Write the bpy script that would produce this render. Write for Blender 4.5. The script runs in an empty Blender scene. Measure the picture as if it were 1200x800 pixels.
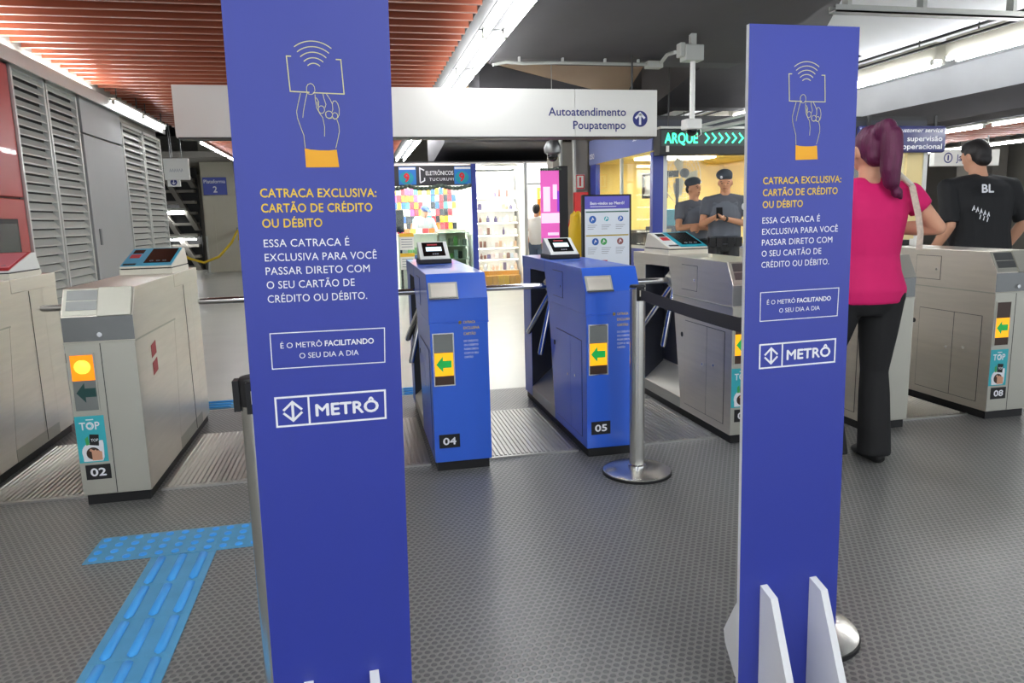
import bpy, bmesh, math, random
from mathutils import Vector, Matrix
random.seed(7)
S = bpy.context.scene
C = S.collection
# ------------------------------------------------------------------ camera, world, exposure
W_PX, F_PX = 1200.0, 852.35
PITCH, YAW, ROLL = 0.16759, 0.207707, 0.025403
cam_d = bpy.data.cameras.new('camera'); cam = bpy.data.objects.new('camera', cam_d); C.objects.link(cam)
cam_d.sensor_width = 36.0; cam_d.sensor_fit = 'HORIZONTAL'; cam_d.lens = 36.0*F_PX/W_PX
cam_d.clip_start = 0.05; cam_d.clip_end = 200
_F = Vector((math.sin(YAW)*math.cos(PITCH), math.cos(YAW)*math.cos(PITCH), -math.sin(PITCH)))
_r0 = Vector((math.cos(YAW), -math.sin(YAW), 0)); _d0 = _F.cross(_r0)
_r = math.cos(ROLL)*_r0 + math.sin(ROLL)*_d0; _d = -math.sin(ROLL)*_r0 + math.cos(ROLL)*_d0
cam.matrix_world = Matrix(((_r.x, -_d.x, -_F.x, 0), (_r.y, -_d.y, -_F.y, 0), (_r.z, -_d.z, -_F.z, 1.3), (0, 0, 0, 1)))
S.camera = cam
S.view_settings.view_transform = 'Standard'; S.view_settings.look = 'None'
S.view_settings.gamma = 1.0; S.view_settings.use_curve_mapping = False
S.view_settings.exposure = 0.8
TUBE = 30.0           # emission of the fluorescent tubes
wd = bpy.data.worlds.new('World'); S.world = wd; wd.use_nodes = True
wd.node_tree.nodes['Background'].inputs[0].default_value = (0.90, 0.95, 1.0, 1)
wd.node_tree.nodes['Background'].inputs[1].default_value = 1.0

# ------------------------------------------------------------------ materials
def srgb(r, g, b):
    f = lambda c: (c/255/12.92) if c/255 <= 0.04045 else ((c/255+0.055)/1.055)**2.4
    return (f(r), f(g), f(b), 1.0)
MATS = {}
def mat(name, rgb, rough=0.5, metal=0.0, emit=0.0, spec=0.5, noise=0.0, nscale=8.0, bump=0.0, bscale=60.0, stretch=None, ergb=None, coat=0.0):
    m = bpy.data.materials.new(name); m.use_nodes = True; MATS[name] = m
    nt = m.node_tree; b = nt.nodes['Principled BSDF']
    col = srgb(*rgb)
    b.inputs['Base Color'].default_value = col
    b.inputs['Roughness'].default_value = rough; b.inputs['Metallic'].default_value = metal
    b.inputs['Specular IOR Level'].default_value = spec
    b.inputs['Coat Weight'].default_value = coat
    if emit:
        b.inputs['Emission Color'].default_value = srgb(*(ergb or rgb)); b.inputs['Emission Strength'].default_value = emit
    if noise or bump:
        tc = nt.nodes.new('ShaderNodeTexCoord'); mp = nt.nodes.new('ShaderNodeMapping')
        nt.links.new(tc.outputs['Object'], mp.inputs['Vector'])
        if stretch: mp.inputs['Scale'].default_value = stretch
    if noise:
        n = nt.nodes.new('ShaderNodeTexNoise'); n.inputs['Scale'].default_value = nscale; n.inputs['Detail'].default_value = 6
        nt.links.new(mp.outputs['Vector'], n.inputs['Vector'])
        mx = nt.nodes.new('ShaderNodeMix'); mx.data_type = 'RGBA'
        mx.inputs[6].default_value = tuple(c*(1-noise) for c in col[:3])+(1,)
        mx.inputs[7].default_value = tuple(min(1, c*(1+noise)) for c in col[:3])+(1,)
        nt.links.new(n.outputs['Fac'], mx.inputs[0]); nt.links.new(mx.outputs[2], b.inputs['Base Color'])
    if bump:
        n2 = nt.nodes.new('ShaderNodeTexNoise'); n2.inputs['Scale'].default_value = bscale; n2.inputs['Detail'].default_value = 4
        nt.links.new(mp.outputs['Vector'], n2.inputs['Vector'])
        bp = nt.nodes.new('ShaderNodeBump'); bp.inputs['Strength'].default_value = bump; bp.inputs['Distance'].default_value = 0.01
        nt.links.new(n2.outputs['Fac'], bp.inputs['Height']); nt.links.new(bp.outputs['Normal'], b.inputs['Normal'])
    return m
def glass_mat(name, tint, gloss=0.06):
    m = bpy.data.materials.new(name); m.use_nodes = True; MATS[name] = m; nt = m.node_tree
    for n in list(nt.nodes):
        if n.type != 'OUTPUT_MATERIAL': nt.nodes.remove(n)
    out = [n for n in nt.nodes][0]
    t = nt.nodes.new('ShaderNodeBsdfTransparent'); t.inputs[0].default_value = srgb(*tint)
    g = nt.nodes.new('ShaderNodeBsdfGlossy'); g.inputs['Roughness'].default_value = 0.03
    mx = nt.nodes.new('ShaderNodeMixShader'); mx.inputs[0].default_value = gloss
    nt.links.new(t.outputs[0], mx.inputs[1]); nt.links.new(g.outputs[0], mx.inputs[2]); nt.links.new(mx.outputs[0], out.inputs[0])
    return m
def rubber_mat():
    m = bpy.data.materials.new('studded_rubber'); m.use_nodes = True; MATS['rubber_floor'] = m; nt = m.node_tree
    b = nt.nodes['Principled BSDF']; N = nt.nodes.new; L = nt.links.new
    g = N('ShaderNodeNewGeometry')
    p = 0.026; q = p*1.732
    def vm(op, a, bb=None):
        n = N('ShaderNodeVectorMath'); n.operation = op
        if hasattr(a, 'node'): L(a, n.inputs[0])
        else: n.inputs[0].default_value = a
        if bb is not None:
            if hasattr(bb, 'node'): L(bb, n.inputs[1])
            else: n.inputs[1].default_value = bb
        return n
    sc = vm('MULTIPLY', g.outputs['Position'], (1/p, 1/q, 0))
    ds = []
    for off in ((0, 0, 0), (0.5, 0.5, 0)):
        a = vm('ADD', sc.outputs[0], off); fr = vm('FRACTION', a.outputs[0]); s = vm('SUBTRACT', fr.outputs[0], (0.5, 0.5, 0))
        k = vm('MULTIPLY', s.outputs[0], (1, 1.732, 0)); ln = vm('LENGTH', k.outputs[0]); ds.append(ln.outputs['Value'])
    mn = N('ShaderNodeMath'); mn.operation = 'MINIMUM'; L(ds[0], mn.inputs[0]); L(ds[1], mn.inputs[1])
    mr = N('ShaderNodeMapRange'); mr.interpolation_type = 'SMOOTHSTEP'
    mr.inputs['From Min'].default_value = 0.42; mr.inputs['From Max'].default_value = 0.30
    L(mn.outputs[0], mr.inputs['Value'])
    nz = N('ShaderNodeTexNoise'); nz.inputs['Scale'].default_value = 1.1; nz.inputs['Detail'].default_value = 5
    L(g.outputs['Position'], nz.inputs['Vector'])
    nz2 = N('ShaderNodeTexNoise'); nz2.inputs['Scale'].default_value = 45; nz2.inputs['Detail'].default_value = 3
    L(g.outputs['Position'], nz2.inputs['Vector'])
    c1 = N('ShaderNodeMix'); c1.data_type = 'RGBA'; c1.inputs[6].default_value = srgb(82, 83, 84); c1.inputs[7].default_value = srgb(108, 109, 110)
    L(nz.outputs['Fac'], c1.inputs[0])
    # worn grime between the studs is paler than the studs
    c2 = N('ShaderNodeMix'); c2.data_type = 'RGBA'; c2.inputs[6].default_value = srgb(134, 134, 131)
    L(mr.outputs[0], c2.inputs[0]); L(c1.outputs[2], c2.inputs[7]); L(c2.outputs[2], b.inputs['Base Color'])
    rr = N('ShaderNodeMapRange'); rr.inputs['From Min'].default_value = 0.15; rr.inputs['From Max'].default_value = 0.85
    rr.inputs['To Min'].default_value = 0.25; rr.inputs['To Max'].default_value = 0.42
    L(nz.outputs['Fac'], rr.inputs['Value']); L(rr.outputs[0], b.inputs['Roughness'])
    ad = N('ShaderNodeMath'); ad.operation = 'MULTIPLY_ADD'; ad.inputs[1].default_value = 0.25
    L(nz2.outputs['Fac'], ad.inputs[0]); L(mr.outputs[0], ad.inputs[2])
    bp = N('ShaderNodeBump'); bp.inputs['Strength'].default_value = 0.75; bp.inputs['Distance'].default_value = 0.0035
    L(ad.outputs[0], bp.inputs['Height']); L(bp.outputs['Normal'], b.inputs['Normal'])
    b.inputs['Specular IOR Level'].default_value = 0.6
    return m
rubber_mat()
mat('pale_floor', (196, 196, 188), 0.28, noise=0.12, nscale=2.5)
mat('steel', (224, 218, 208), 0.32, 0.8, noise=0.10, nscale=3, bump=0.06, bscale=30, stretch=(1, 1, 14))
mat('post_steel', (215, 214, 208), 0.24, 0.92)
mat('steel_front', (188, 187, 176), 0.42, 0.55, noise=0.05, nscale=4)
mat('steel_dark', (128, 130, 130), 0.4, 0.9, noise=0.1)
mat('chrome', (225, 226, 228), 0.16, 1.0)
mat('blue_paint', (44, 98, 214), 0.3, 0.0, noise=0.03, coat=0.3)
mat('recess_dark', (62, 64, 72), 0.5, 0.3)
mat('black', (18, 18, 20), 0.5)
mat('black_gloss', (10, 11, 14), 0.15)
mat('seam', (52, 52, 52), 0.6)
mat('white', (235, 235, 230), 0.45)
mat('white_gloss', (236, 238, 236), 0.25)
mat('ink_white', (240, 241, 245), 0.5)
mat('ink_navy', (40, 48, 120), 0.5)
mat('panel_blue', (44, 58, 156), 0.36, spec=0.6, noise=0.03, nscale=3)
mat('panel_edge', (232, 233, 236), 0.5)
mat('ink_yellow', (232, 196, 52), 0.5)
mat('ink_cream', (216, 212, 150), 0.5)
mat('cuff_orange', (236, 168, 26), 0.5)
mat('amber_lit', (255, 140, 8), 0.3, emit=0.55, ergb=(255, 130, 4))
mat('yellow_lit', (252, 180, 20), 0.3, emit=0.45, ergb=(255, 170, 12))
mat('amber_glow', (255, 200, 60), 0.3, emit=0.8, ergb=(255, 205, 70))
mat('green_lit', (20, 150, 70), 0.3, emit=0.22, ergb=(20, 190, 80))
mat('arrow_unlit', (24, 70, 66), 0.4)
mat('lens_grey', (120, 124, 122), 0.35)
mat('lens_brown', (66, 46, 36), 0.3)
mat('teal', (56, 178, 190), 0.4)
mat('teal_device', (30, 160, 180), 0.35)
mat('sky_device', (70, 178, 214), 0.35)
mat('red_device', (190, 40, 50), 0.4)
mat('pink_device', (236, 140, 150), 0.4)
mat('red_sticker', (172, 32, 44), 0.4)
mat('cream_plastic', (228, 224, 208), 0.45)
mat('screen_pale', (190, 210, 215), 0.3, emit=0.7, ergb=(200, 225, 235))
mat('skin', (214, 160, 130), 0.55)
mat('skin_tan', (204, 148, 112), 0.55)
mat('lips', (150, 84, 72), 0.5)
mat('tactile_blue', (86, 160, 206), 0.42, noise=0.2, nscale=9)
mat('tactile_bar', (74, 174, 250), 0.4, noise=0.05, nscale=14)
mat('ramp_metal', (186, 186, 182), 0.36, 1.0, noise=0.12, nscale=5)
mat('slat_red', (168, 90, 64), 0.4, noise=0.08, nscale=2)
mat('slat_lip', (190, 128, 104), 0.3, 0.2)
mat('concrete_dark', (74, 72, 74), 0.75, noise=0.22, nscale=1.6, bump=0.1, bscale=12)
mat('concrete_mid', (150, 146, 138), 0.75, noise=0.2, nscale=1.4, bump=0.1, bscale=10)
mat('concrete_lit_tan', (186, 162, 138), 0.7, noise=0.22, nscale=1.2, bump=0.1, bscale=8)  # brown lamplight in the ceiling recess put into the colour
mat('concrete_lit', (232, 234, 238), 0.65, noise=0.12, nscale=1.3, bump=0.1, bscale=7)  # bright tone stands in for lamplight on the ceiling facets
mat('concrete_pillar', (190, 186, 168), 0.75, noise=0.14, nscale=1.2, bump=0.08, bscale=14)
mat('louver_grey', (178, 180, 174), 0.45)
mat('panel_grey', (160, 162, 162), 0.42, noise=0.05, nscale=2)
mat('trim_metal', (206, 208, 204), 0.35, 0.3)
mat('machine_red', (178, 62, 58), 0.35, noise=0.08, nscale=2, coat=0.3)
mat('dark_screen', (40, 46, 46), 0.25, noise=0.6, nscale=5, emit=0.05, ergb=(110, 120, 120))
mat('tube', (255, 255, 255), 0.4, emit=TUBE, ergb=(250, 252, 255))
mat('fixture', (212, 212, 204), 0.4)
mat('fixture_dark', (48, 48, 48), 0.5)
mat('sign_white', (228, 228, 222), 0.4)
mat('booth_blue', (58, 74, 168), 0.35)
mat('booth_band', (136, 146, 200), 0.18)  # lightened to stand in for lamps reflected in the band
mat('booth_yellow', (240, 208, 110), 0.6)
mat('cream_post', (226, 206, 150), 0.5)
mat('led_green', (20, 230, 160), 0.4, emit=1.5, ergb=(60, 235, 165))
mat('led_face', (16, 52, 46), 0.35)
mat('pipe_grey', (186, 188, 182), 0.4, 0.3)
mat('cable_dark', (40, 40, 40), 0.6)
mat('glow_panel', (255, 255, 255), 0.4, emit=14.0)
mat('glow_soft2', (255, 252, 244), 0.4, emit=9.0)
mat('glow_soft', (255, 255, 255), 0.4, emit=0.8)
mat('booth_navy', (56, 60, 112), 0.25)
mat('fan_pale', (226, 220, 196), 0.4)
mat('shop_white', (244, 242, 238), 0.5)
mat('shop_dark', (58, 56, 62), 0.5)
mat('price_blue', (42, 128, 214), 0.4)
mat('price_red', (216, 40, 50), 0.4)
mat('garland', (70, 84, 74), 0.5)
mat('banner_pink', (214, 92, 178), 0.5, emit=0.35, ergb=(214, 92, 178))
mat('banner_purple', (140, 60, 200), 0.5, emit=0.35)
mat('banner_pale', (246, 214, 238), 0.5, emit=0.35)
mat('yellow_bag', (240, 196, 24), 0.45)
mat('red_box', (196, 40, 46), 0.4)
mat('shirt_pink', (214, 16, 104), 0.75, noise=0.06, nscale=10)
mat('pants_black', (22, 22, 24), 0.8)
mat('hair_purple', (92, 26, 66), 0.5, noise=0.5, nscale=40, stretch=(1, 1, 0.12), bump=0.6, bscale=90)
mat('hair_dark', (26, 22, 22), 0.5)
mat('shirt_black', (24, 25, 28), 0.75, noise=0.15, nscale=8)
mat('uniform', (92, 96, 104), 0.7, noise=0.05, nscale=10)
mat('vest', (104, 110, 120), 0.65, noise=0.05, nscale=10)
mat('beret', (62, 70, 78), 0.75)
mat('shirt_grey', (168, 176, 186), 0.7)
mat('jeans', (96, 112, 136), 0.7)
mat('cap_blue', (60, 84, 150), 0.6)
mat('strap_beige', (206, 186, 170), 0.6, noise=0.4, nscale=60)
mat('hose_yellow', (222, 190, 40), 0.45)
mat('belt_grey', (62, 62, 66), 0.7)
mat('eye', (30, 22, 18), 0.3)
mat('wood_orange', (232, 170, 60), 0.5)
mat('icon_green', (70, 170, 90), 0.4)
mat('icon_blue', (40, 100, 190), 0.4)
mat('icon_brown', (150, 90, 90), 0.4)
mat('screen_face', (196, 204, 214), 0.3, emit=0.16, ergb=(205, 212, 220))
mat('screen_head', (70, 66, 150), 0.3, emit=0.35, ergb=(70, 66, 150))
mat('line_gold', (190, 166, 60), 0.4); mat('line_green', (50, 100, 90), 0.4)
mat('type_grey', (150, 155, 165), 0.5)
glass_mat('glass', (250, 252, 250)); glass_mat('glass_green', (240, 248, 242), 0.06)
for i, c in enumerate(((232, 66, 80), (250, 250, 246), (66, 110, 200), (250, 200, 60), (220, 90, 170), (90, 180, 200), (240, 130, 60), (60, 60, 70), (140, 200, 120), (246, 226, 200))):
    mat('goods%d' % i, c, 0.4)
for i, c in enumerate(((250, 248, 244), (252, 240, 214), (244, 226, 226), (226, 236, 250), (240, 205, 180), (150, 110, 100), (120, 110, 150))):
    mat('pale%d' % i, c, 0.4)

# ------------------------------------------------------------------ mesh helpers
class MB:
    def __init__(s, T=None):
        s.v = []; s.f = []; s.m = []; s.T = T or Matrix.Identity(4)
    def add(s, vs, fs, mi=0):
        o = len(s.v); T = s.T
        s.v += [tuple(T @ Vector(p)) for p in vs]
        s.f += [tuple(i+o for i in f) for f in fs]; s.m += [mi]*len(fs)
        return s
    def box(s, a, b, mi=0, fm=None):
        x0, y0, z0 = a; x1, y1, z1 = b
        vs = [(x0,y0,z0),(x1,y0,z0),(x1,y1,z0),(x0,y1,z0),(x0,y0,z1),(x1,y0,z1),(x1,y1,z1),(x0,y1,z1)]
        fs = [(0,3,2,1),(4,5,6,7),(0,1,5,4),(1,2,6,5),(2,3,7,6),(3,0,4,7)]   # bottom top front right back left
        o = len(s.m); s.add(vs, fs, mi)
        if fm:
            for k, j in fm.items(): s.m[o+k] = j
        return s
    def prism(s, poly, axis, lo, hi, mi=0):
        n = len(poly)
        def P(p, h):
            return {'x': (h, p[0], p[1]), 'y': (p[0], h, p[1]), 'z': (p[0], p[1], h)}[axis]
        vs = [P(p, lo) for p in poly]+[P(p, hi) for p in poly]
        fs = [tuple(range(n))[::-1], tuple(range(n, 2*n))]+[(i, (i+1) % n, n+(i+1) % n, n+i) for i in range(n)]
        return s.add(vs, fs, mi)
    def loft(s, rings, mi=0, cap=True):
        n = len(rings[0]); vs = [p for r in rings for p in r]; fs = []
        for k in range(len(rings)-1):
            for i in range(n):
                fs.append((k*n+i, k*n+(i+1) % n, (k+1)*n+(i+1) % n, (k+1)*n+i))
        if cap: fs += [tuple(range(n))[::-1], tuple(range((len(rings)-1)*n, len(rings)*n))]
        return s.add(vs, fs, mi)
    def tube(s, pts, r, n=12, mi=0, up=None):
        pts = [Vector(p) for p in pts]; rs = r if isinstance(r, (list, tuple)) else [r]*len(pts); rings = []
        for k, p in enumerate(pts):
            d = (pts[min(k+1, len(pts)-1)]-pts[max(k-1, 0)]).normalized()
            u = Vector(up) if up else (Vector((0,0,1)) if abs(d.z) < .9 else Vector((1,0,0)))
            a = d.cross(u).normalized(); b = a.cross(d).normalized()
            rr = rs[k]; ra, rb = rr if isinstance(rr, (list, tuple)) else (rr, rr)
            rings.append([tuple(p+a*ra*math.cos(2*math.pi*i/n)+b*rb*math.sin(2*math.pi*i/n)) for i in range(n)])
        return s.loft(rings, mi)
    def cyl(s, p, q, r0, r1=None, n=20, mi=0):
        return s.tube([p, q], [r0, r0 if r1 is None else r1], n, mi)
    def lathe(s, prof, c=(0,0,0), n=32, mi=0):
        rings = [[(c[0]+r*math.cos(2*math.pi*i/n), c[1]+r*math.sin(2*math.pi*i/n), c[2]+z) for i in range(n)] for r, z in prof]
        return s.loft(rings, mi)
    def ball(s, c, r, n=14, mi=0):
        rx, ry, rz = r if isinstance(r, (list, tuple)) else (r, r, r); rings = []
        m = max(6, n//2+2)
        for k in range(1, m):
            t = math.pi*k/m
            rings.append([(c[0]+rx*math.sin(t)*math.cos(2*math.pi*i/n), c[1]+ry*math.sin(t)*math.sin(2*math.pi*i/n), c[2]-rz*math.cos(t)) for i in range(n)])
        return s.loft(rings, mi)
    def ngon(s, pts, mi=0): return s.add(pts, [tuple(range(len(pts)))], mi)
    def ribbon(s, pts, w, z=0.0, h=0.0006, mi=0, closed=False):
        """flat stroke of width w in the local XY plane, given a small thickness h"""
        P = [Vector((p[0], p[1])) for p in pts]; n = len(P); L = []; R = []
        for i in range(n):
            a = P[i-1] if (i > 0 or closed) else P[i]; b = P[(i+1) % n] if (i < n-1 or closed) else P[i]
            d1 = (P[i]-a); d2 = (b-P[i])
            d1 = d1.normalized() if d1.length > 1e-9 else d2.normalized(); d2 = d2.normalized() if d2.length > 1e-9 else d1
            t = (d1+d2); t = t.normalized() if t.length > 1e-6 else d1
            nn = Vector((-t.y, t.x)); k = 1/max(.4, nn.dot(Vector((-d1.y, d1.x))))
            L.append(P[i]+nn*w/2*k); R.append(P[i]-nn*w/2*k)
        vs = [(p.x, p.y, z+h) for p in L]+[(p.x, p.y, z+h) for p in R]+[(p.x, p.y, z) for p in L]+[(p.x, p.y, z) for p in R]
        fs = []
        for i in range(n if closed else n-1):
            j = (i+1) % n
            fs += [(n+i, n+j, j, i), (2*n+i, 2*n+j, 3*n+j, 3*n+i), (i, j, 2*n+j, 2*n+i), (n+j, n+i, 3*n+i, 3*n+j)]
        return s.add(vs, fs, mi)
    def mesh(s, name, mats, smooth=False):
        me = bpy.data.meshes.new(name); me.from_pydata(s.v, [], s.f)
        for m in (mats if isinstance(mats, (list, tuple)) else [mats]): me.materials.append(MATS[m] if isinstance(m, str) else m)
        me.polygons.foreach_set('material_index', s.m)
        bm = bmesh.new(); bm.from_mesh(me); bmesh.ops.recalc_face_normals(bm, faces=bm.faces); bm.to_mesh(me); bm.free()
        if smooth:
            me.polygons.foreach_set('use_smooth', [True]*len(me.polygons))
            try: me.set_sharp_from_angle(angle=math.radians(40))
            except Exception: pass
        me.update(); return me
    def build(s, name, mats, parent=None, smooth=False, bevel=0.0, label=None, seg=2):
        o = bpy.data.objects.new(name, s.mesh(name, mats, smooth)); C.objects.link(o)
        if parent: o.parent = parent
        if bevel:
            b = o.modifiers.new('bevel', 'BEVEL'); b.width = bevel; b.segments = seg; b.limit_method = 'ANGLE'; b.angle_limit = math.radians(40)
        if label: o['label'] = label
        return o
def tag(o, label, cat, group=None, kind=None):
    o['label'] = label; o['category'] = cat
    if group: o['group'] = group
    if kind: o['kind'] = kind
    return o
def thing(name, label, cat, loc=(0,0,0), rz=0.0, group=None, M=None):
    o = bpy.data.objects.new(name, None); C.objects.link(o); o.empty_display_size = 0.05
    if M is not None: o.matrix_world = M
    else: o.location = loc; o.rotation_euler = (0, 0, rz)
    return tag(o, label, cat, group)
def struct(name, mb, mats, parent=None, **k):
    o = mb.build(name, mats, parent, **k)
    if not parent: o['kind'] = 'structure'
    return o
def dup(o, parent=None, loc=None, label=None):
    c = o.copy(); C.objects.link(c)
    if parent: c.parent = parent
    if loc is not None: c.location = loc
    if label: c['label'] = label
    for ch in o.children: dup(ch, c)
    return c
def frame(X, Y, Z, o):
    X, Y, Z, o = Vector(X), Vector(Y), Vector(Z), Vector(o)
    return Matrix(((X.x, Y.x, Z.x, o.x), (X.y, Y.y, Z.y, o.y), (X.z, Y.z, Z.z, o.z), (0, 0, 0, 1)))
def front(x, y, z): return frame((1,0,0), (0,0,1), (0,-1,0), (x, y, z))    # writing plane that faces -Y
def side(x, y, z): return frame((0,-1,0), (0,0,1), (-1,0,0), (x, y, z))    # writing plane that faces -X
_TX = {}
def _text_mesh(body, bold, shear=0.0, space=1.0):
    key = (body, bold, shear, space)
    if key in _TX: return _TX[key]
    cu = bpy.data.curves.new('lettering', 'FONT'); cu.body = body; cu.offset = bold; cu.extrude = 0.0; cu.shear = shear; cu.resolution_u = 3; cu.space_character = space
    o = bpy.data.objects.new('lettering', cu); C.objects.link(o)
    dg = bpy.context.evaluated_depsgraph_get(); dg.update()
    me = bpy.data.meshes.new_from_object(o.evaluated_get(dg), depsgraph=dg)
    vs = [tuple(v.co) for v in me.vertices]; fs = [tuple(p.vertices) for p in me.polygons]
    bpy.data.objects.remove(o); bpy.data.meshes.remove(me); bpy.data.curves.remove(cu)
    xs = [v[0] for v in vs]
    _TX[key] = (vs, fs, min(xs), max(xs)); return _TX[key]
_h = [v[1] for v in _text_mesh('H', 0.0)[0]]; CAP = max(_h)-min(_h)
def put_text(mb, body, x, y, h, w=None, bold=0.0, mi=0, align='l', shear=0.0, z=0.0008, space=1.0):
    """flat letters in the local XY plane of mb.T: left end x, baseline y, cap height h, total width w"""
    vs, fs, a, b = _text_mesh(body, 0.0, shear, space); sy = h/CAP; sx = (w/(b-a)) if w else sy
    e = bold*h*1.5       # heavier strokes: the same outline struck five times a hair apart
    ox = x-a*sx if align == 'l' else (x-(a+b)/2*sx if align == 'c' else x-b*sx)
    for k, (ex, ey) in enumerate(((0, 0), (e, 0), (-e, 0), (0, e), (0, -e)) if bold else ((0, 0),)):
        mb.add([(v[0]*sx+ox+ex, v[1]*sy+y+ey, z+k*2e-5) for v in vs], fs, mi)
    return mb
def arc(cx, cy, r, a0, a1, n=14):
    return [(cx+r*math.cos(math.radians(a0+(a1-a0)*i/n)), cy+r*math.sin(math.radians(a0+(a1-a0)*i/n))) for i in range(n+1)]
def circle(cx, cy, r, n=28): return arc(cx, cy, r, 0, 360*(n-1)/n, n-1)
def disc(mb, cx, cy, r, z, mi=0, n=28): mb.ngon([(p[0], p[1], z) for p in circle(cx, cy, r, n)], mi)
# ------------------------------------------------------------------ floor and shell
m = MB(); m.box((-14, -5, -0.1), (18, 5.40, 0.0)); struct('floor', m, 'rubber_floor')
m = MB(); m.box((-14, 5.40, -0.1), (18, 30, 0.0)); struct('floor.001', m, 'pale_floor')
# concrete ceiling: high slab with folded beams hanging from it
m = MB(); m.box((-14, -5, 4.3), (18, 30, 4.5)); struct('ceiling', m, 'concrete_dark')
m = MB()
m.prism([(1.5, 4.0), (8.3, 3.05), (8.6, 3.05), (8.9, 4.3), (1.5, 4.3)], 'x', 1.62, 4.62)
struct('ceiling.001', m, 'concrete_dark')
m = MB(); m.prism([(9.6, 4.1), (13.2, 2.72), (13.5, 2.72), (13.5, 4.3), (9.6, 4.3)], 'x', 1.62, 4.5); struct('ceiling.002', m, 'concrete_lit_tan')
m = MB(); v = [(1.75,10.0,3.36),(1.75,10.0,2.92),(3.35,10.0,3.02),(1.75,10.9,3.6),(1.75,10.9,2.95),(3.5,10.9,3.05)]
m.add(v, [(0,1,2),(3,5,4),(0,3,4,1),(1,4,5,2),(2,5,3,0)]); struct('ceiling.003', m, 'concrete_dark')
m = MB(); m.prism([(3.0, 4.2), (11.0, 2.95), (11.4, 2.95), (11.4, 4.3), (3.0, 4.3)], 'x', 4.62, 6.35); struct('ceiling.004', m, 'concrete_dark')
# folded plane beside the right-hand lamp run, lamplight painted into its colour
m = MB(); m.prism([(4.45, 3.80), (6.32, 3.146), (6.32, 3.30), (4.55, 3.92)], 'y', 2.0, 8.32); struct('ceiling.005', m, 'concrete_lit')
m = MB(); m.prism([(6.72, 3.30), (9.5, 3.52), (9.5, 3.66), (6.72, 3.44)], 'y', 1.0, 18.0); struct('ceiling.006', m, 'concrete_lit')
m = MB(); m.box((9.5, 1.0, 3.02), (9.95, 18.0, 3.60)); struct('trim_1', m, 'concrete_lit')
m = MB(); m.prism([(9.46, 3.02), (9.46, 2.68), (9.62, 2.60), (9.95, 2.60), (9.95, 3.02)], 'y', 1.0, 18.0); struct('trim_2', m, 'concrete_dark')
# lateral beam over the shops
m = MB(); m.prism([(12.9, 2.62), (15.4, 2.38), (15.8, 2.38), (15.8, 4.3), (12.9, 4.3)], 'x', 1.62, 4.0); struct('ceiling.007', m, 'concrete_dark')
m = MB(); m.box((-14, 20.5, 3.05), (0.9, 30, 3.2)); struct('ceiling.008', m, 'concrete_mid')
# red slatted ceiling
def slats(name, x0, x1, y0, y1, z, pitch, h):
    mb = MB(); y = y0
    while y < y1:
        mb.box((x0, y, z), (x1, y+0.03, z+h), 0)
        mb.box((x0, y-0.003, z-0.005), (x1, y+0.033, z), 1)
        y += pitch
    mb.box((x0+0.05, y0, z+h+0.25), (x1-0.02, y1, z+h+0.3), 2)
    return struct(name, mb, ['slat_red', 'slat_lip', 'concrete_dark'])
slats('ceiling.009', -2.87, 1.08, 2.95, 20.4, 2.95, 0.2285, 0.13)
slats('ceiling.010', 10.05, 12.35, 8.0, 15.5, 2.62, 0.2285, 0.12)
m = MB(); m.box((1.10, 1.0, 2.99), (1.205, 20.4, 3.2)); struct('trim_3', m, 'fixture_dark')
# outer walls
m = MB(); m.box((-14, 27, 0), (18, 27.2, 4.3)); struct('wall_back', m, 'concrete_mid')
m = MB(); m.box((16.5, 2.0, 0), (16.7, 27, 4.3)); struct('wall_right', m, 'concrete_mid')
m = MB(); m.box((-9.2, 12.5, 0), (-9.0, 27, 4.3)); struct('wall_left', m, 'concrete_mid')
m = MB(); m.box((-3.05, -1.0, 0), (-2.86, 12.3, 4.3)); struct('wall_left.001', m, 'concrete_mid')
# concrete wall between shops and booth
m = MB(); m.box((3.55, 12.9, 0), (4.20, 13.3, 4.3)); m.box((3.95, 12.86, 0), (4.0, 12.9, 4.3)); struct('wall_middle', m, 'concrete_mid')

# ------------------------------------------------------------------ cladding of the left wall
def louver_leaf(name, y0, y1, z0, z1, label, group):
    t = thing(name, label, 'louver panel', (-2.80, (y0+y1)/2, z0), 0, group)
    w = (y1-y0)/2; h = z1-z0; f = 0.035
    b = MB(); b.box((-.05, -w, 0), (0, -w+f, h)); b.box((-.05, w-f, 0), (0, w, h)); b.box((-.05, -w, 0), (0, w, f)); b.box((-.05, -w, h-f), (0, w, h))
    b.build('frame', 'trim_metal', t)
    b = MB(); z = f+.01
    while z < h-f-.03:
        b.prism([(-.05, z+.058), (-.008, z), (-.008, z+.012), (-.05, z+.07)], 'y', -w+f, w-f); z += 0.082
    b.build('blades', 'louver_grey', t)
    b = MB(); b.box((-.056, -w, 0), (-.0505, w, h)); b.build('backing', 'seam', t)
    return t
LG = None
louver_leaf('louver_panel', 7.27, 8.0, 0.12, 2.72, 'grey louvered wall panel right beside the red machine', LG)
louver_leaf('louver_panel', 8.03, 8.83, 0.12, 2.72, 'grey louvered wall panel with a plain grey panel on its right', LG)
louver_leaf('louver_panel', 10.36, 11.3, 0.12, 2.62, 'grey louvered wall panel under the wall lamp, nearer leaf beside the plain panels', LG)
louver_leaf('louver_panel', 11.33, 12.28, 0.12, 2.62, 'grey louvered wall panel at the far corner of the left wall', LG)
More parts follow.
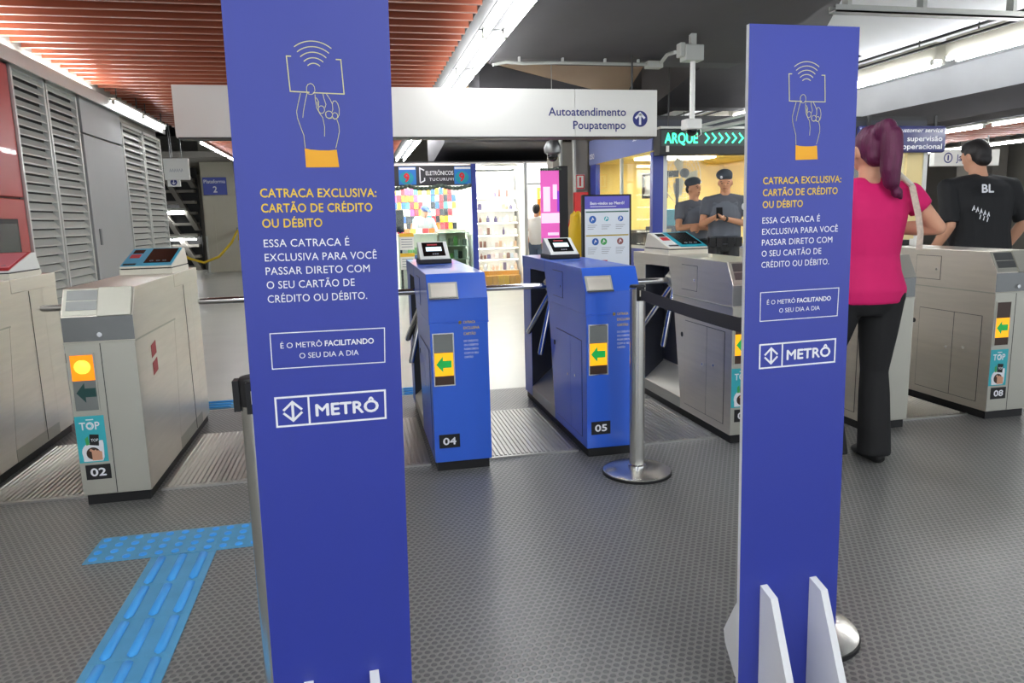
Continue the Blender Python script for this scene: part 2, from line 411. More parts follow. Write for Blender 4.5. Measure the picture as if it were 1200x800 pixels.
def plain_panel(z0, z1, label, handle=False):
    t = thing('wall_panel', label, 'wall panel', (-2.80, 9.62, z0))
    b = MB(); b.box((-.05, -.7, 0), (0, .7, z1-z0)); b.build('panel', 'panel_grey', t, bevel=.006)
    if handle:
        b = MB(); b.box((0, -.56, 1.0), (.012, -.50, 1.18)); b.build('latch', 'steel_dark', t, bevel=.004)
plain_panel(0.12, 2.315, 'tall plain grey wall panel with a small latch between the louvers', True)
plain_panel(2.335, 2.72, 'short pale wall panel above the tall plain grey panel')
m = MB(); m.box((-2.86, 2.0, 2.73), (-2.741, 12.3, 2.80)); m.box((-2.74, 2.0, 2.69), (-2.72, 12.3, 2.812)); struct('trim_4', m, 'trim_metal')
# red machine set into the wall
t = thing('ticket_machine', 'red self-service machine with a dark screen at the far left of the wall', 'ticket machine', (-2.80, 6.3, 0.1))
b = MB(); b.box((-.06, -.9, 0), (0, .93, 1.47)); b.build('lower_body', 'machine_red', t, bevel=.01)
b = MB(); b.box((-.06, -.9, 1.485), (0, .93, 2.60)); b.build('upper_body', 'machine_red', t, bevel=.01)
b = MB(); b.box((0, -.7, .62), (.012, .72, 1.30)); b.build('screen_frame', 'black', t, bevel=.004)
b = MB(); b.box((.012, -.66, .66), (.015, .69, 1.26)); b.build('screen', 'dark_screen', t)
b = MB(); b.box((0, .935, 0), (.02, .965, 2.6)); b.build('edge_strip', 'trim_metal', t)

# ------------------------------------------------------------------ fluorescent fixtures
ORD = ['nearest', 'second', 'third', 'fourth', 'fifth', 'sixth', 'seventh', 'eighth', 'ninth', 'tenth', 'eleventh', 'twelfth']
def fixture(x, y0, y1, z, label, group, tubes=(-.095, .095), hw=.15, hmat='fixture', drop=.05, axis='y', hh=.06, hang=0):
    L = (y1-y0)
    t = thing('fluorescent_light', label, 'light', (x, (y0+y1)/2, z), 0 if axis == 'y' else -math.pi/2, group)
    b = MB(); b.box((-hw, -L/2, drop), (hw, L/2, drop+hh)); b.build('housing', hmat, t, bevel=.008)
    for dx in tubes:
        b = MB(); b.cyl((dx, -L/2+.05, 0), (dx, L/2-.05, 0), .017, n=10); tb = b.build('tube', 'tube', t, smooth=True)
        for e in (-1, 1):
            b = MB(); b.box((dx-.02, e*(L/2-.035)-.015, -.02), (dx+.02, e*(L/2-.035)+.015, drop)); b.build('end_cap', 'fixture', tb, bevel=.006)
    if hang:
        for e in (-.35, .35):
            b = MB(); b.cyl((0, e*L, drop+hh-.005), (0, e*L, hang-z), .008, n=6); b.build('hanger_rod', 'fixture_dark', t)
    return t
for k in range(10):
    y0 = 3.4+k*1.75
    fixture(1.365, y0, y0+1.73, 2.95, 'twin tube light beside the red slatted ceiling, %s of its row' % ORD[k], 'row of twin tube lights beside the slatted ceiling', hmat='fixture_dark')
for k in range(3):                      # unseen lamps added behind the photographer for light, in line with this row
    y0 = -3.2+k*1.9; fixture(1.365, y0, y0+1.6, 3.1, 'unseen twin tube light added overhead behind the viewer', 'added tube lights overhead behind the viewer')
for k in range(3):  # second unseen row, added for its light
    y0 = -3.2+k*1.9; fixture(-2.2, y0, y0+1.6, 3.1, 'unseen twin tube light added overhead behind the viewer', 'added tube lights overhead behind the viewer')
for k, (a, c) in enumerate(((5.9, 7.62), (7.7, 9.6), (9.7, 10.9), (10.95, 12.15), (15.2, 16.7), (16.75, 18.25), (18.3, 19.8))):
    fixture(-2.82 if k < 2 else -2.69 if k < 4 else -2.78, a, c, 2.835 if k < 2 else 2.765 if k < 4 else 2.88, 'tube light high along the left wall line, %s of its row' % ORD[k], 'row of tube lights along the left wall', tubes=(0,), hw=.035, drop=-.055 if k < 2 else .02, hh=.03, hang=0 if k < 2 else 3.37 if k < 4 else 4.31)
for k, (a, c) in enumerate(((4.9, 7.28), (7.42, 9.7), (9.8, 12.0), (12.1, 14.4))):
    fixture(6.6, a, c, 2.91, 'big cream fluorescent light over the right ticket gates, %s of its row' % ORD[k], 'row of cream fluorescent lights on the right', tubes=(-.085, .06), hw=.075, drop=.04, hh=.19, hmat='cream_plastic', hang=3.32)
for k, (a, c) in enumerate(((8.3, 9.9), (10.0, 11.6), (11.7, 13.3))):
    fixture(9.8, a, c, 2.54, 'low tube light under the dark beam at far right, %s of its row' % ORD[k], 'row of tube lights under the dark beam', tubes=(0,), hw=.08, drop=.03, hh=.03)
for k, (a, c) in enumerate(((9.5, 11.2), (11.3, 13.0), (13.1, 14.8))):
    fixture(12.5, a, c, 2.50, 'tube light behind the far right slatted ceiling, %s of its row' % ORD[k], 'row of tube lights behind the right slats', tubes=(0,), hw=.08, drop=.03, hh=.03, hang=4.3)

# ------------------------------------------------------------------ conduits, trays and brackets under the ceiling
for k, (x, z) in enumerate(((6.30, 3.19), (6.36, 3.13), (6.42, 3.07))):
    b = MB(); b.tube([(x, 2.0, z), (x, 9, z), (x, 14, z)], .016, 8)
    tag(b.build('conduit', 'cable_dark', smooth=True), ('uppermost', 'middle', 'lowest')[k]+' dark conduit running above the cream lights on the right', 'conduit', 'dark conduits above the cream lights')
b = MB(); b.tube([(1.60, 8.25, 2.97), (1.75, 8.25, 3.0), (1.95, 8.25, 2.99), (2.3, 8.25, 3.005), (3.40, 8.2, 2.995)], .018, 8)
t = thing('cable_pipe', 'thin grey pipe along the dark ceiling edge above the long white sign', 'pipe', (0,0,0)); b.build('pipe', 'pipe_grey', t, smooth=True)
b = MB(); b.box((3.38, 8.14, 2.955), (3.56, 8.26, 3.025)); b.tube([(3.54, 8.18, 3.0), (3.50, 7.9, 3.04), (3.44, 7.55, 2.99)], .02, 8); b.build('junction', 'pipe_grey', t)
for x in (1.9, 2.4, 2.9, 3.3):
    b = MB(); b.box((x-.012, 8.235, 2.99), (x+.012, 8.265, 3.06)); b.build('hanger', 'pipe_grey', t)
t = thing('cable_tray', 'pale metal cable tray crossing the ceiling above the right blue panel', 'cable tray', (5.2, 6.0, 3.0))
b = MB(); b.box((-1.0, -.05, 0), (.98, .05, .015)); b.box((-1.0, -.05, 0), (.98, -.04, .06)); b.box((-1.0, .04, 0), (.98, .05, .06)); b.build('rail', 'pipe_grey', t)
for x in (-.86, -.1, .86):
    b = MB(); b.box((x-.02, -.04, .05), (x+.02, .04, .5)); b.build('bracket', 'pipe_grey', t)
b = MB(); b.tube([(5.9, 9.4, 3.19), (5.9, 9.4, 2.75), (4.45, 9.4, 2.42)], .02, 8); tag(b.build('brace_pipe', 'pipe_grey', smooth=True), 'slanting grey pipe above the green lit arrow sign', 'pipe')
b = MB(); b.tube([(5.9, 9.55, 3.17), (5.9, 9.55, 2.64), (4.75, 9.55, 2.42)], .025, 8); tag(b.build('brace_pipe', 'pipe_grey', smooth=True), 'thicker slanting pipe just behind the security camera pole, ending right of it', 'pipe')
for x, w in ((3.67, .035), (3.92, .035)):
    b = MB(); b.cyl((x, 12.82, 0), (x, 12.82, 4.2), w, n=12)
    tag(b.build('wall_pipe', 'pipe_grey', smooth=True), ('left' if x < 3.8 else 'right')+' one of two vertical pipes on the concrete wall behind the pink banner', 'pipe', 'vertical pipes on the concrete wall')
# platform pillar, stair underside and yellow hose at far left
t = thing('concrete_pillar', 'tall bare concrete pillar carrying the blue platform sign', 'pillar', (-3.6, 22.4, 0))
b = MB(); b.box((-.48, -.4, 0), (.40, .4, 4.3)); b.build('shaft', 'concrete_pillar', t, bevel=.02)
b = MB(); b.box((-.44, -.42, 0), (-.2, -.4, 1.85)); b.build('plinth_band', 'concrete_pillar', t)
t = thing('platform_sign', 'small blue sign reading Plataforma 2 on the concrete pillar', 'sign', (-3.71, 21.96, 2.39))
b = MB(); b.box((-.31, -.02, -.24), (.31, .02, .24)); b.build('plate', 'booth_blue', t, bevel=.006)
b = MB(front(0, -.021, 0)); put_text(b, 'Plataforma', 0, .08, .095, .56, bold=.01, align='c'); put_text(b, '2', 0, -.17, .16, bold=.02, align='c'); b.build('lettering', 'ink_white', t)
t = thing('stair_underside', 'dark coffered concrete underside of the stairs beside the pillar', 'staircase', (-5.6, 23.4, 0))
b = MB()
for k in range(9): b.box((-2.4, 0, .05+k*.32), (1.05, .3, .13+k*.32))
for k in range(11):
    x = -4.2+k*.62; za, zb = max(0, 3-(1.05-x)/.5), min(3, 3-(-2.4-x)/.5)
    if zb-za > .3: b.prism([(x+(3-za)*.5-.07, za), (x+(3-za)*.5+.07, za), (x+(3-zb)*.5+.07, zb), (x+(3-zb)*.5-.07, zb)], 'y', -.04, .3)
b.build('coffer_ribs', 'concrete_mid', t)
b = MB(); b.box((-2.5, .3, 0), (1.1, .4, 3.02)); b.build('slab', 'seam', t)
for k, (x, z) in enumerate(((-5.2, 1.72), (-4.95, .92))):
    fixture(x, 23.313-.4, 23.313+.4, z, ('upper' if k == 0 else 'lower')+' of two short glowing lights in front of the coffered stairs', 'lights before the stairs', axis='x', tubes=(0,), hw=.05)
t = thing('yellow_hose', 'sagging yellow hose hung from a bracket on the concrete pillar', 'hose', (0, 0, 0))
b = MB(); b.tube([(-3.05, 21.0, .9), (-3.06, 21.0, 1.2), (-3.25, 21, .85), (-3.6, 21, .48), (-4.0, 21, .33), (-4.35, 21, .45), (-4.75, 21, .68)], .035, 10); b.build('hose', 'hose_yellow', t, smooth=True)
b = MB(); b.box((-3.1, 20.97, 1.16), (-3.0, 21.95, 1.24)); b.build('bracket', 'steel_dark', t)
b = MB(); b.lathe([(.12, 0), (.12, .02), (.03, .03), (.03, 1.0), (.04, 1.02), (.0, 1.03)], (-3.95, 21.4, 0)); tag(b.build('barrier_post', 'pipe_grey', smooth=True), 'slim pale post standing before the pillar by the yellow hose', 'post')
def hanging_board(x0, x1, y, z0, z1, name, label, rods):
    t = thing(name, label, 'sign', ((x0+x1)/2, y, z0)); w = (x1-x0)/2; h = z1-z0
    b = MB(); b.box((-w, -.04, 0), (w, .04, h)); b.build('board', 'sign_white', t, bevel=.005)
    b = MB()
    for r in rods: b.cyl((r, 0, h), (r, 0, 4.31-z0), .008, n=6)
    b.build('hanger_rod', 'steel_dark', t)
    return t, w, h
t, w, h = hanging_board(-3.40, -2.96, 15.0, 2.17, 2.56, 'hanging_sign', 'small blank white sign hanging past the end of the louvered wall', (-.1, .1))
b = MB(front(0, -.041, 0)); [b.ribbon([(-.12+.04*i, .14), (-.105+.04*i, .2), (-.09+.04*i, .15)], .008) for i in range(6)]; b.build('lettering', 'type_grey', t)
t, w, h = hanging_board(-3.38, -3.16, 15.1, 2.05, 2.2, 'arrow_sign', 'little sign with a round down arrow under the blank white hanging sign', (0,))
b = MB(front(0, -.041, 0)); disc(b, 0, .08, .06, .0006); b.build('disc', 'ink_navy', t)
b = MB(front(0, -.042, 0)); b.ribbon([(0, .12), (0, .05)], .012); b.ribbon([(-.03, .075), (0, .045), (.03, .075)], .012); b.build('arrow', 'ink_white', t)
# ------------------------------------------------------------------ ramps, tactile paving
for k, (x0, x1, nm) in enumerate(((-1.87, -1.33, 'left of gate 02'), (-1.03, -.495, 'right of gate 02'), (-.195, .345, 'left of gate 04'), (.645, 1.173, 'between gates 04 and 05'), (1.473, 2.02, 'between gates 05 and 06'), (2.32, 2.88, 'behind the woman in pink'), (3.18, 3.743, 'left of gate 08'))):
    t = thing('floor_plate', 'ribbed metal floor plate in the lane '+nm, 'floor plate', ((x0+x1)/2, 4.25, 0), 0, 'ribbed metal plates in the gate lanes')
    w = (x1-x0)/2-.012
    b = MB(); b.box((-w, -.475, 0), (w, .5, .006)); b.build('plate', 'ramp_metal', t)
    b = MB(); n = 20
    for i in range(n):
        x = -w+.02+(2*w-.04)*i/(n-1); b.prism([(x-.008, .006), (x+.008, .006), (x+.004, .012), (x-.004, .012)], 'y', -.45, .48)
    b.build('ribs', 'ramp_metal', t)
    b = MB(); b.box((-w, -.485, 0), (w, -.47, .011)); b.build('front_edge', 'ramp_metal', t)
STUD = {}
def tactile(x, y, kind, label, group, rz=0.0):
    t = thing('tactile_tile', label, 'tactile tile', (x, y, 0), rz, group); s = .1225
    b = MB(); b.box((-s, -s, 0), (s, s, .004)); b.build('tile', 'tactile_blue', t, bevel=.001)
    if kind == 'dot':
        for i in range(4):
            for j in range(4):
                if 'm' not in STUD:
                    b = MB(); b.lathe([(.016, .003), (.015, .008), (.010, .0105), (.001, .011)], n=14); STUD['m'] = b.mesh('stud', 'tactile_bar', True)
                o = bpy.data.objects.new('stud', STUD['m']); C.objects.link(o); o.parent = t; o.location = (-s+.03+i*.0617, -s+.03+j*.0617, 0)
    else:
        for dx in (-.078, 0, .078):
            b = MB(); pr = [(-.10, .0125), (-.095, .015), (.095, .015), (.10, .0125)]
            b.tube([(dx, -.112, .005), (dx, -.100, .006), (dx, .100, .006), (dx, .112, .005)], [(.004, .002), (.016, .009), (.016, .009), (.004, .002)], 10)
            b.build('bar', 'tactile_bar', t, smooth=True)
dl = ['leftmost studded blue floor tile of the T', 'studded blue floor tile at the middle of the T', 'rightmost studded blue floor tile, partly behind the left blue panel']
for k in range(3): tactile(-1.0+k*.245, 3.095, 'dot', dl[k], 'studded blue tiles of the T')
for k in range(6): tactile(-.745, 2.845-k*.245, 'bar', 'blue floor tile with three long bars, %s of the T stem counted from the studs' % ORD[k].replace('nearest', 'first'), 'barred blue tiles of the T stem')
for k in range(9):
    tactile(-1.55+k*.245, 5.54, 'bar', 'blue floor tile of the strip on the pale floor beyond the gates', 'blue tiles of the strip beyond the gates', math.pi/2)

# ------------------------------------------------------------------ ticket gates
GW, GL, GY = 0.30, 1.47, 3.65
def slab_text(mb, *a, **k): put_text(mb, *a, **k)
def gate(xl, number, label, blue=False, light='green', dev='teal', warm=False):
    t = thing('ticket_gate', label, 'turnstile', (xl+GW/2, GY+GL/2, 0), 0, 'row of ticket gates')
    Tm = Matrix.Translation((-GW/2, -GL/2, 0))
    B = lambda: MB(Tm.copy())
    body = 'blue_paint' if blue else 'steel'; face = 'blue_paint' if blue else 'steel_front'
    W = GW
    b = B(); b.box((.012, .012, 0), (W-.012, GL-.012, .052)); b.build('plinth', 'black', t)
    # lower body: front cabinet with slanted rear edge, back column, inner wall, base ledge
    b = B(); b.prism([(0, .05), (.655, .05), (.655, .12), (.775, .782), (0, .782)], 'x', 0, W); b.build('front_cabinet', [body], t, bevel=.003)
    b = B(); b.prism([(1.25, .05), (GL, .05), (GL, .957), (1.25, .957)], 'x', 0, W); b.build('rear_column', body, t, bevel=.003)
    b = B(); b.prism([(.655, .05), (1.25, .05), (1.25, .12), (.655, .12)], 'x', 0, W)
    b.prism([(0.0, .121), (.145, .25), (.145, .121)], 'y', .665, 1.249); b.build('base_ledge', 'steel_front', t)
    b = B(); b.prism([(.655, .12), (1.25, .12), (1.25, .957), (.842, .957), (.775, .784)], 'x', .145, W); b.build('inner_wall', body, t)
    b = B(); b.box((.142, .80, .26), (.1448, 1.249, .95)); b.box((.002, 1.247, .125), (.143, 1.2498, .95)); b.build('arm_recess', 'recess_dark', t)
    # upper housing with slanted lid
    b = B(); b.prism([(0, .786), (0, .905), (.07, 1.03), (.84, 1.035), (.84, .957), (.775, .786)], 'x', -.003, W+.003); b.build('upper_cabinet', body, t, bevel=.003)
    b = B(); b.prism([(.845, .959), (GL, .955), (GL, 1.037), (.845, 1.035)], 'x', -.003, W+.003); b.build('top_slab', body, t, bevel=.003)
    b = B(); b.box((-.004, -.004, .780), (W+.004, .78, .787)); b.build('trim_strip', 'steel_front' if not blue else 'blue_paint', t)
    # lid slope frame: local x across, y up the slope
    d = Vector((0, .07, .125)).normalized(); nrm = Vector((0, -.125, .07)).normalized()
    SL = Tm @ frame((1,0,0), d, nrm, (0, 0, .905))
    if blue:
        b = MB(SL); b.box((.004, .002, .0), (.152, .092, .008)); sl = b.build('card_slot', 'steel_front', t, bevel=.002)
        b = MB(SL); b.box((.016, .012, .008), (.142, .082, .0095)); b.build('slot_well', 'steel', sl)
        b = MB(SL); b.box((.004, -.006, .0), (.152, .004, .014)); b.build('slot_lip', 'chrome', sl)
        b = MB(SL); b.box((.156, .0, .001), (W-.002, .142, .003)); b.build('lid_panel', 'blue_paint', t)
    else:
        b = MB(SL); b.box((.004, .004, .0), (.150, .138, .004)); sl = b.build('card_slot', 'steel_front', t)
        b = MB(SL); b.box((.018, .03, .004), (.148, .075, .0055)); b.box((.018, .08, .004), (.148, .13, .0055)); b.build('slot_well', 'steel_dark', sl)
        b = MB(SL); b.box((.152, -.004, .0), (W-.004, .140, .012)); b.build('lid_panel', 'steel_front', t, bevel=.002)
        b = B(); b.cyl((.155, 0, .82), (.155, -.012, .82), .011, n=14); b.build('lock', 'chrome', t, smooth=True)
        b = B(); b.box((-.001, -.0025, .79), (W+.001, 0, .903)); b.build('upper_front', 'steel_dark', t)
    b = B(); b.box((.001, -.003, .054), (W-.001, 0, .779)); b.build('front_plate', face, t)
    if not blue:
        b = B(); b.box((.148, -.0042, .054), (.151, -.003, .779)); b.build('plate_seam', 'seam', t)
    # signal window
    x0, x1, z0, z1 = .016, .114, .465, .728
    b = B(); b.box((x0, -.006, z0), (x1, -.003, z1)); sw = b.build('signal_window', 'lens_brown' if light == 'green' else 'lens_grey', t, bevel=.003)
    b = B(); b.box((x0-.006, -.008, z0-.006), (x1+.006, -.003, z0)); b.box((x0-.006, -.008, z1), (x1+.006, -.003, z1+.006))
    b.box((x0-.006, -.008, z0), (x0, -.003, z1)); b.box((x1, -.008, z0), (x1+.006, -.003, z1)); b.build('window_frame', 'steel_front' if not blue else 'chrome', sw)
    A = [(0, .5), (.45, 1), (.45, .72), (1, .72), (1, .28), (.45, .28), (.45, 0)]
    if light == 'green':
        b = B(); b.box((x0+.001, -.0075, .512), (x1-.001, -.006, .632)); b.build('lit_panel', 'yellow_lit', sw)
        b = MB(Tm @ front(x0, -.0078, .512)); b.ngon([(.008+.08*p[0], .018+.085*p[1], 0) for p in A]); b.build('arrow', 'green_lit', sw)
        if blue:
            b = B(); b.box((x0+.001, -.0075, .634), (x1-.001, -.006, .726)); b.build('upper_lens', 'lens_grey', sw)
    else:
        b = B(); b.box((x0+.001, -.0085, .608), (x1-.001, -.006, .727)); b.build('lit_panel', 'amber_lit', sw)
        b = B(); b.ball((.065, -.008, .672), (.036, .012, .034), 16); b.build('bulb', 'amber_glow', sw, smooth=True)
        b = MB(Tm @ front(x0, -.0066, .49)); b.ngon([(.010+.084*p[0], .012+.095*p[1], 0) for p in A]); b.build('arrow', 'arrow_unlit', sw)
    # number plate
    b = B(); b.box((.024, -.006, .128), (.132, -.003, .200)); npl = b.build('number_plate', 'black', t)
    b = MB(Tm @ front(.078, -.0062, .146)); put_text(b, number, 0, 0, .036, .066, bold=.03, align='c'); b.build('number', 'ink_white', npl)
    if not blue:
        # travel card poster
        b = B(); b.box((.002, -.0038, .212), (.128, -.003, .438)); st = b.build('card_poster', 'teal', t)
        P = Tm @ front(0, -.004, 0)
        b = MB(P); put_text(b, 'TOP', .063, .372, .036, .086, bold=.015, align='c'); b.ribbon(circle(.063, .390, .010, 16), .003, closed=True)
        b.ribbon([(.05, .420), (.082, .420)], .005); b.build('lettering', 'ink_white', st)
        b = MB(P); b.ngon([(p[0], p[1], .0004) for p in ([(.022, .218), (.104, .218), (.112, .235), (.114, .30), (.112, .318), (.098, .318)]+arc(.066, .262, .048, 60, 200, 10))]); b.build('white_shape', 'ink_white', st)
        b = MB(P); b.ngon([(p[0], p[1], .0008) for p in circle(.066, .256, .030)]); b.build('cup', 'lens_brown', st)
        b = MB(P); b.ngon([(.036, .328, .0012), (.05, .342, .0012), (.054, .30, .0012), (.04, .296, .0012)]); b.build('leaf', 'icon_green', st)
        b = MB(P); b.ngon([(.054, .298, .0016), (.094, .292, .0016), (.098, .346, .0016), (.058, .350, .0016)]); b.build('card', 'black', st)
        b = MB(P); put_text(b, 'TOP', .078, .314, .013, .032, bold=.01, align='c', z=.002); b.build('card_lettering', 'ink_white', st)
        b = MB(P)
        for i in range(4): b.ngon([(p[0], p[1], .0018+.0001*i) for p in ([(.060+.011*i, .222), (.071+.011*i, .222)]+arc(.0655+.011*i, .268-.004*abs(i-1), .006, 0, 180, 6))])
        b.ngon([(.050, .270, .0023), (.056, .280, .0023), (.074, .268, .0023), (.070, .258, .0023)]); b.build('hand', 'skin', st)
    else:
        b = MB(Tm @ front(0, -.0036, 0))
        for i, s_ in enumerate(('CATRACA', 'EXCLUSIVA', 'CARTÃO')): put_text(b, s_, .172, .786-i*.03-.008, .013, .062+.02*(i == 1), bold=.012)
        disc(b, .155, .784, .008, .0004, n=14); nt_ = b.build('notice', 'ink_yellow', t)
        b = MB(Tm @ front(0, -.0036, 0))
        for i, s_ in enumerate(('DE CRÉDITO', 'OU DÉBITO', 'PASSAR DIRETO', 'COM O SEU', 'CARTÃO')): put_text(b, s_, .172, .682-i*.021, .010, .074 if i != 4 else .045)
        b.build('notice_body', 'ink_white', t)
    # doors on both flanks
    def plate(y0, y1, z0, z1, sgn, nm, knob=None, out=.0005):
        x = -out if sgn < 0 else W+out; e = .0025*sgn
        b = B(); b.box((min(x, x+e*.5), y0-.003, z0-.003), (max(x, x+e*.5), y1+.003, z1+.003), 1); b.box((min(x, x+e), y0, z0), (max(x, x+e), y1, z1), 0)
        o = b.build(nm, [body, 'seam'], t)
        if knob:
            b = B(); b.cyl((x, knob[0], knob[1]), (x+.006*sgn, knob[0], knob[1]), .008, n=10); b.build('lock', 'chrome', o)
    plate(.43, .64, .835, .985, -1, 'access_door', (.46, .90), .0032)
    plate(.08, .29, .10, .635, -1, 'access_door', (.20, .42)); plate(.295, .585, .10, .635, -1, 'access_door', (.34, .40))
    b = B(); b.cyl((.001, .635, .54), (-.002, .635, .54), .016, n=14); b.build('keyhole', 'black', t)
    b = B(); b.box((W+.0005, 1.062, .06), (W+.002, 1.066, .955)); b.build('flank_seam', 'seam', t)
    if not blue and xl < 0:
        b = B()
        for zc in (.688, .60): b.prism([(.245, zc-.035), (.335, zc-.02), (.335, zc+.045), (.245, zc+.028)], 'x', W+.0005, W+.0015)
        b.build('red_sticker', 'red_sticker', t)
    # rotating tripod
    a = Vector((-.7071, 0, -.7071)); p = Vector((-.5, 0, .5)); q = Vector((0, .7071, 0)); hub = Vector((.075, .90, .865))
    b = B(); b.cyl(hub-a*.10, hub+a*.03, .078, .070, 24); b.cyl(hub+a*.03, hub+a*.055, .058, .03, 24); tr = b.build('tripod_hub', 'steel_front', t, smooth=True)
    for k in range(3):
        an = 2*math.pi*k/3; dirv = (Vector((-1, 0, 0)), Vector((-.25, .61, -.75)).normalized(), Vector((-.26, -.16, -.95)).normalized())[k]; o = hub
        ln = .50 if k == 0 else .46
        b = B(); b.tube([o+dirv*.03, o+dirv*.07, o+dirv*(ln-.012), o+dirv*ln], [.024, .019, .019, .013], 14); b.build('arm', 'chrome', tr, smooth=True)
    # card reader on top
    if dev == 'screen':
        x0, x1, y0, y1 = .035, .235, .845, 1.09
        b = B(); b.box((x0, y0, 1.036), (x1, y1, 1.064)); dv = b.build('reader', 'black', t, bevel=.004)
        zf, zb = 1.068, 1.165
        b = B(); b.prism([(y0+.004, 1.064), (y1-.004, 1.064), (y1-.03, zb), (y1-.06, zb), (y0+.004, zf)], 'x', x0+.008, x1-.008); b.build('reader_body', 'white_gloss', dv, bevel=.006)
        dd = Vector((0, y1-.06-y0-.004, zb-zf)); L_ = dd.length; dd.normalize(); nn = Vector((0, -dd.z, dd.y))
        R_ = Tm @ frame((1,0,0), dd, nn, (x0+.008, y0+.004, zf))
        b = MB(R_); b.box((.024, .030, 0), (.160, L_-.012, .003)); b.build('reader_screen', 'black_gloss', dv)
        b = MB(R_); b.box((.045, .085, .003), (.142, .135, .004)); b.build('display', 'screen_pale', dv)
        b = MB(R_); b.box((.055, .155, .003), (.12, .17, .0038)); b.build('logo_strip', 'red_sticker', dv)
        b = MB(R_)
        for i in range(3): b.box((.08+.014*i, .045, .003), (.09+.014*i, .055, .0036))
        b.build('keys', 'type_grey', dv)
        b = B(); b.box((.05, .60, 1.0355), (.16, .606, 1.037)); b.build('ticket_slit', 'seam', t)
    elif dev is None:
        b = B(); b.box((.02, .95, 1.036), (.20, 1.3, 1.075)); b.build('reader_base', 'black', t, bevel=.006)
    else:
        x0, x1, y0, y1 = .012, .292, .875, 1.30
        b = B(); b.box((x0, y0, 1.036), (x1, y1, 1.066)); b.box((x0+.006, y0+.006, 1.066), (x1-.006, y1-.006, 1.072), 1); dv = b.build('reader', ['cream_plastic', 'black'], t)
        zf, zb = 1.082, 1.172
        b = B(); b.prism([(y0, 1.072), (y1, 1.072), (y1-.05, zb), (y1-.10, zb), (y0, zf)], 'x', x0, x1); b.build('reader_body', 'cream_plastic' if dev != 'red' else 'white_gloss', dv, bevel=.005)
        dd = Vector((0, y1-.10-y0, zb-zf)); L_ = dd.length; dd.normalize(); nn = Vector((0, -dd.z, dd.y))
        R_ = Tm @ frame((1,0,0), dd, nn, (x0, y0, zf))
        tone = {'teal': 'teal_device', 'sky': 'sky_device', 'red': 'red_device'}[dev]
        b = MB(R_); b.box((.088, .006, .001), (.276, L_-.004, .004)); b.build('reader_face', tone, dv)
        b = MB(R_); b.box((.118, .05, .004), (.262, L_-.02, .006)); b.build('reader_screen', 'black_gloss' if dev != 'red' else 'pink_device', dv)
        b = MB(R_)
        for i in range(3): b.ribbon(circle(.155+.035*i, .082, .009, 14), .003, z=.006, closed=True)
        b.build('key_icons', 'type_grey', dv)
        b = MB(R_); b.box((.004, .006, .001), (.086, L_-.004, .003)); b.build('side_strip', 'white_gloss' if dev == 'teal' else tone, dv)
        b = MB(R_); b.box((.02, L_-.10, .003), (.078, L_-.035, .005)); b.build('small_display', 'black_gloss', dv)
        b = MB(R_); b.box((.02, .15, .003), (.074, .215, .005)); b.build('red_label', 'red_device', dv)
        b = MB(R_); b.box((.014, .02, .003), (.08, .045, .005)); b.build('card_slot', 'black', dv)
    return t
gate(-2.17, '01', 'warm-toned steel ticket gate at the left edge with a red card reader', dev='red', light='amber')
gate(-1.33, '02', 'steel ticket gate numbered 02 with a glowing amber light', dev='sky', light='amber')
gate(-.495, '03', 'steel ticket gate mostly hidden behind the left blue panel', dev='sky', light='amber')
gate(.345, '04', 'blue ticket gate numbered 04', blue=True, dev='screen')
gate(1.173, '05', 'blue ticket gate numbered 05 behind the barrier post', blue=True, dev='screen')
gate(2.02, '06', 'steel ticket gate right of gate 05, its front half hidden by the right blue panel', dev='teal')
gate(2.88, '07', 'steel ticket gate half hidden by the woman in pink', dev='teal')
gate(3.743, '08', 'steel ticket gate numbered 08 at the right edge', dev=None)
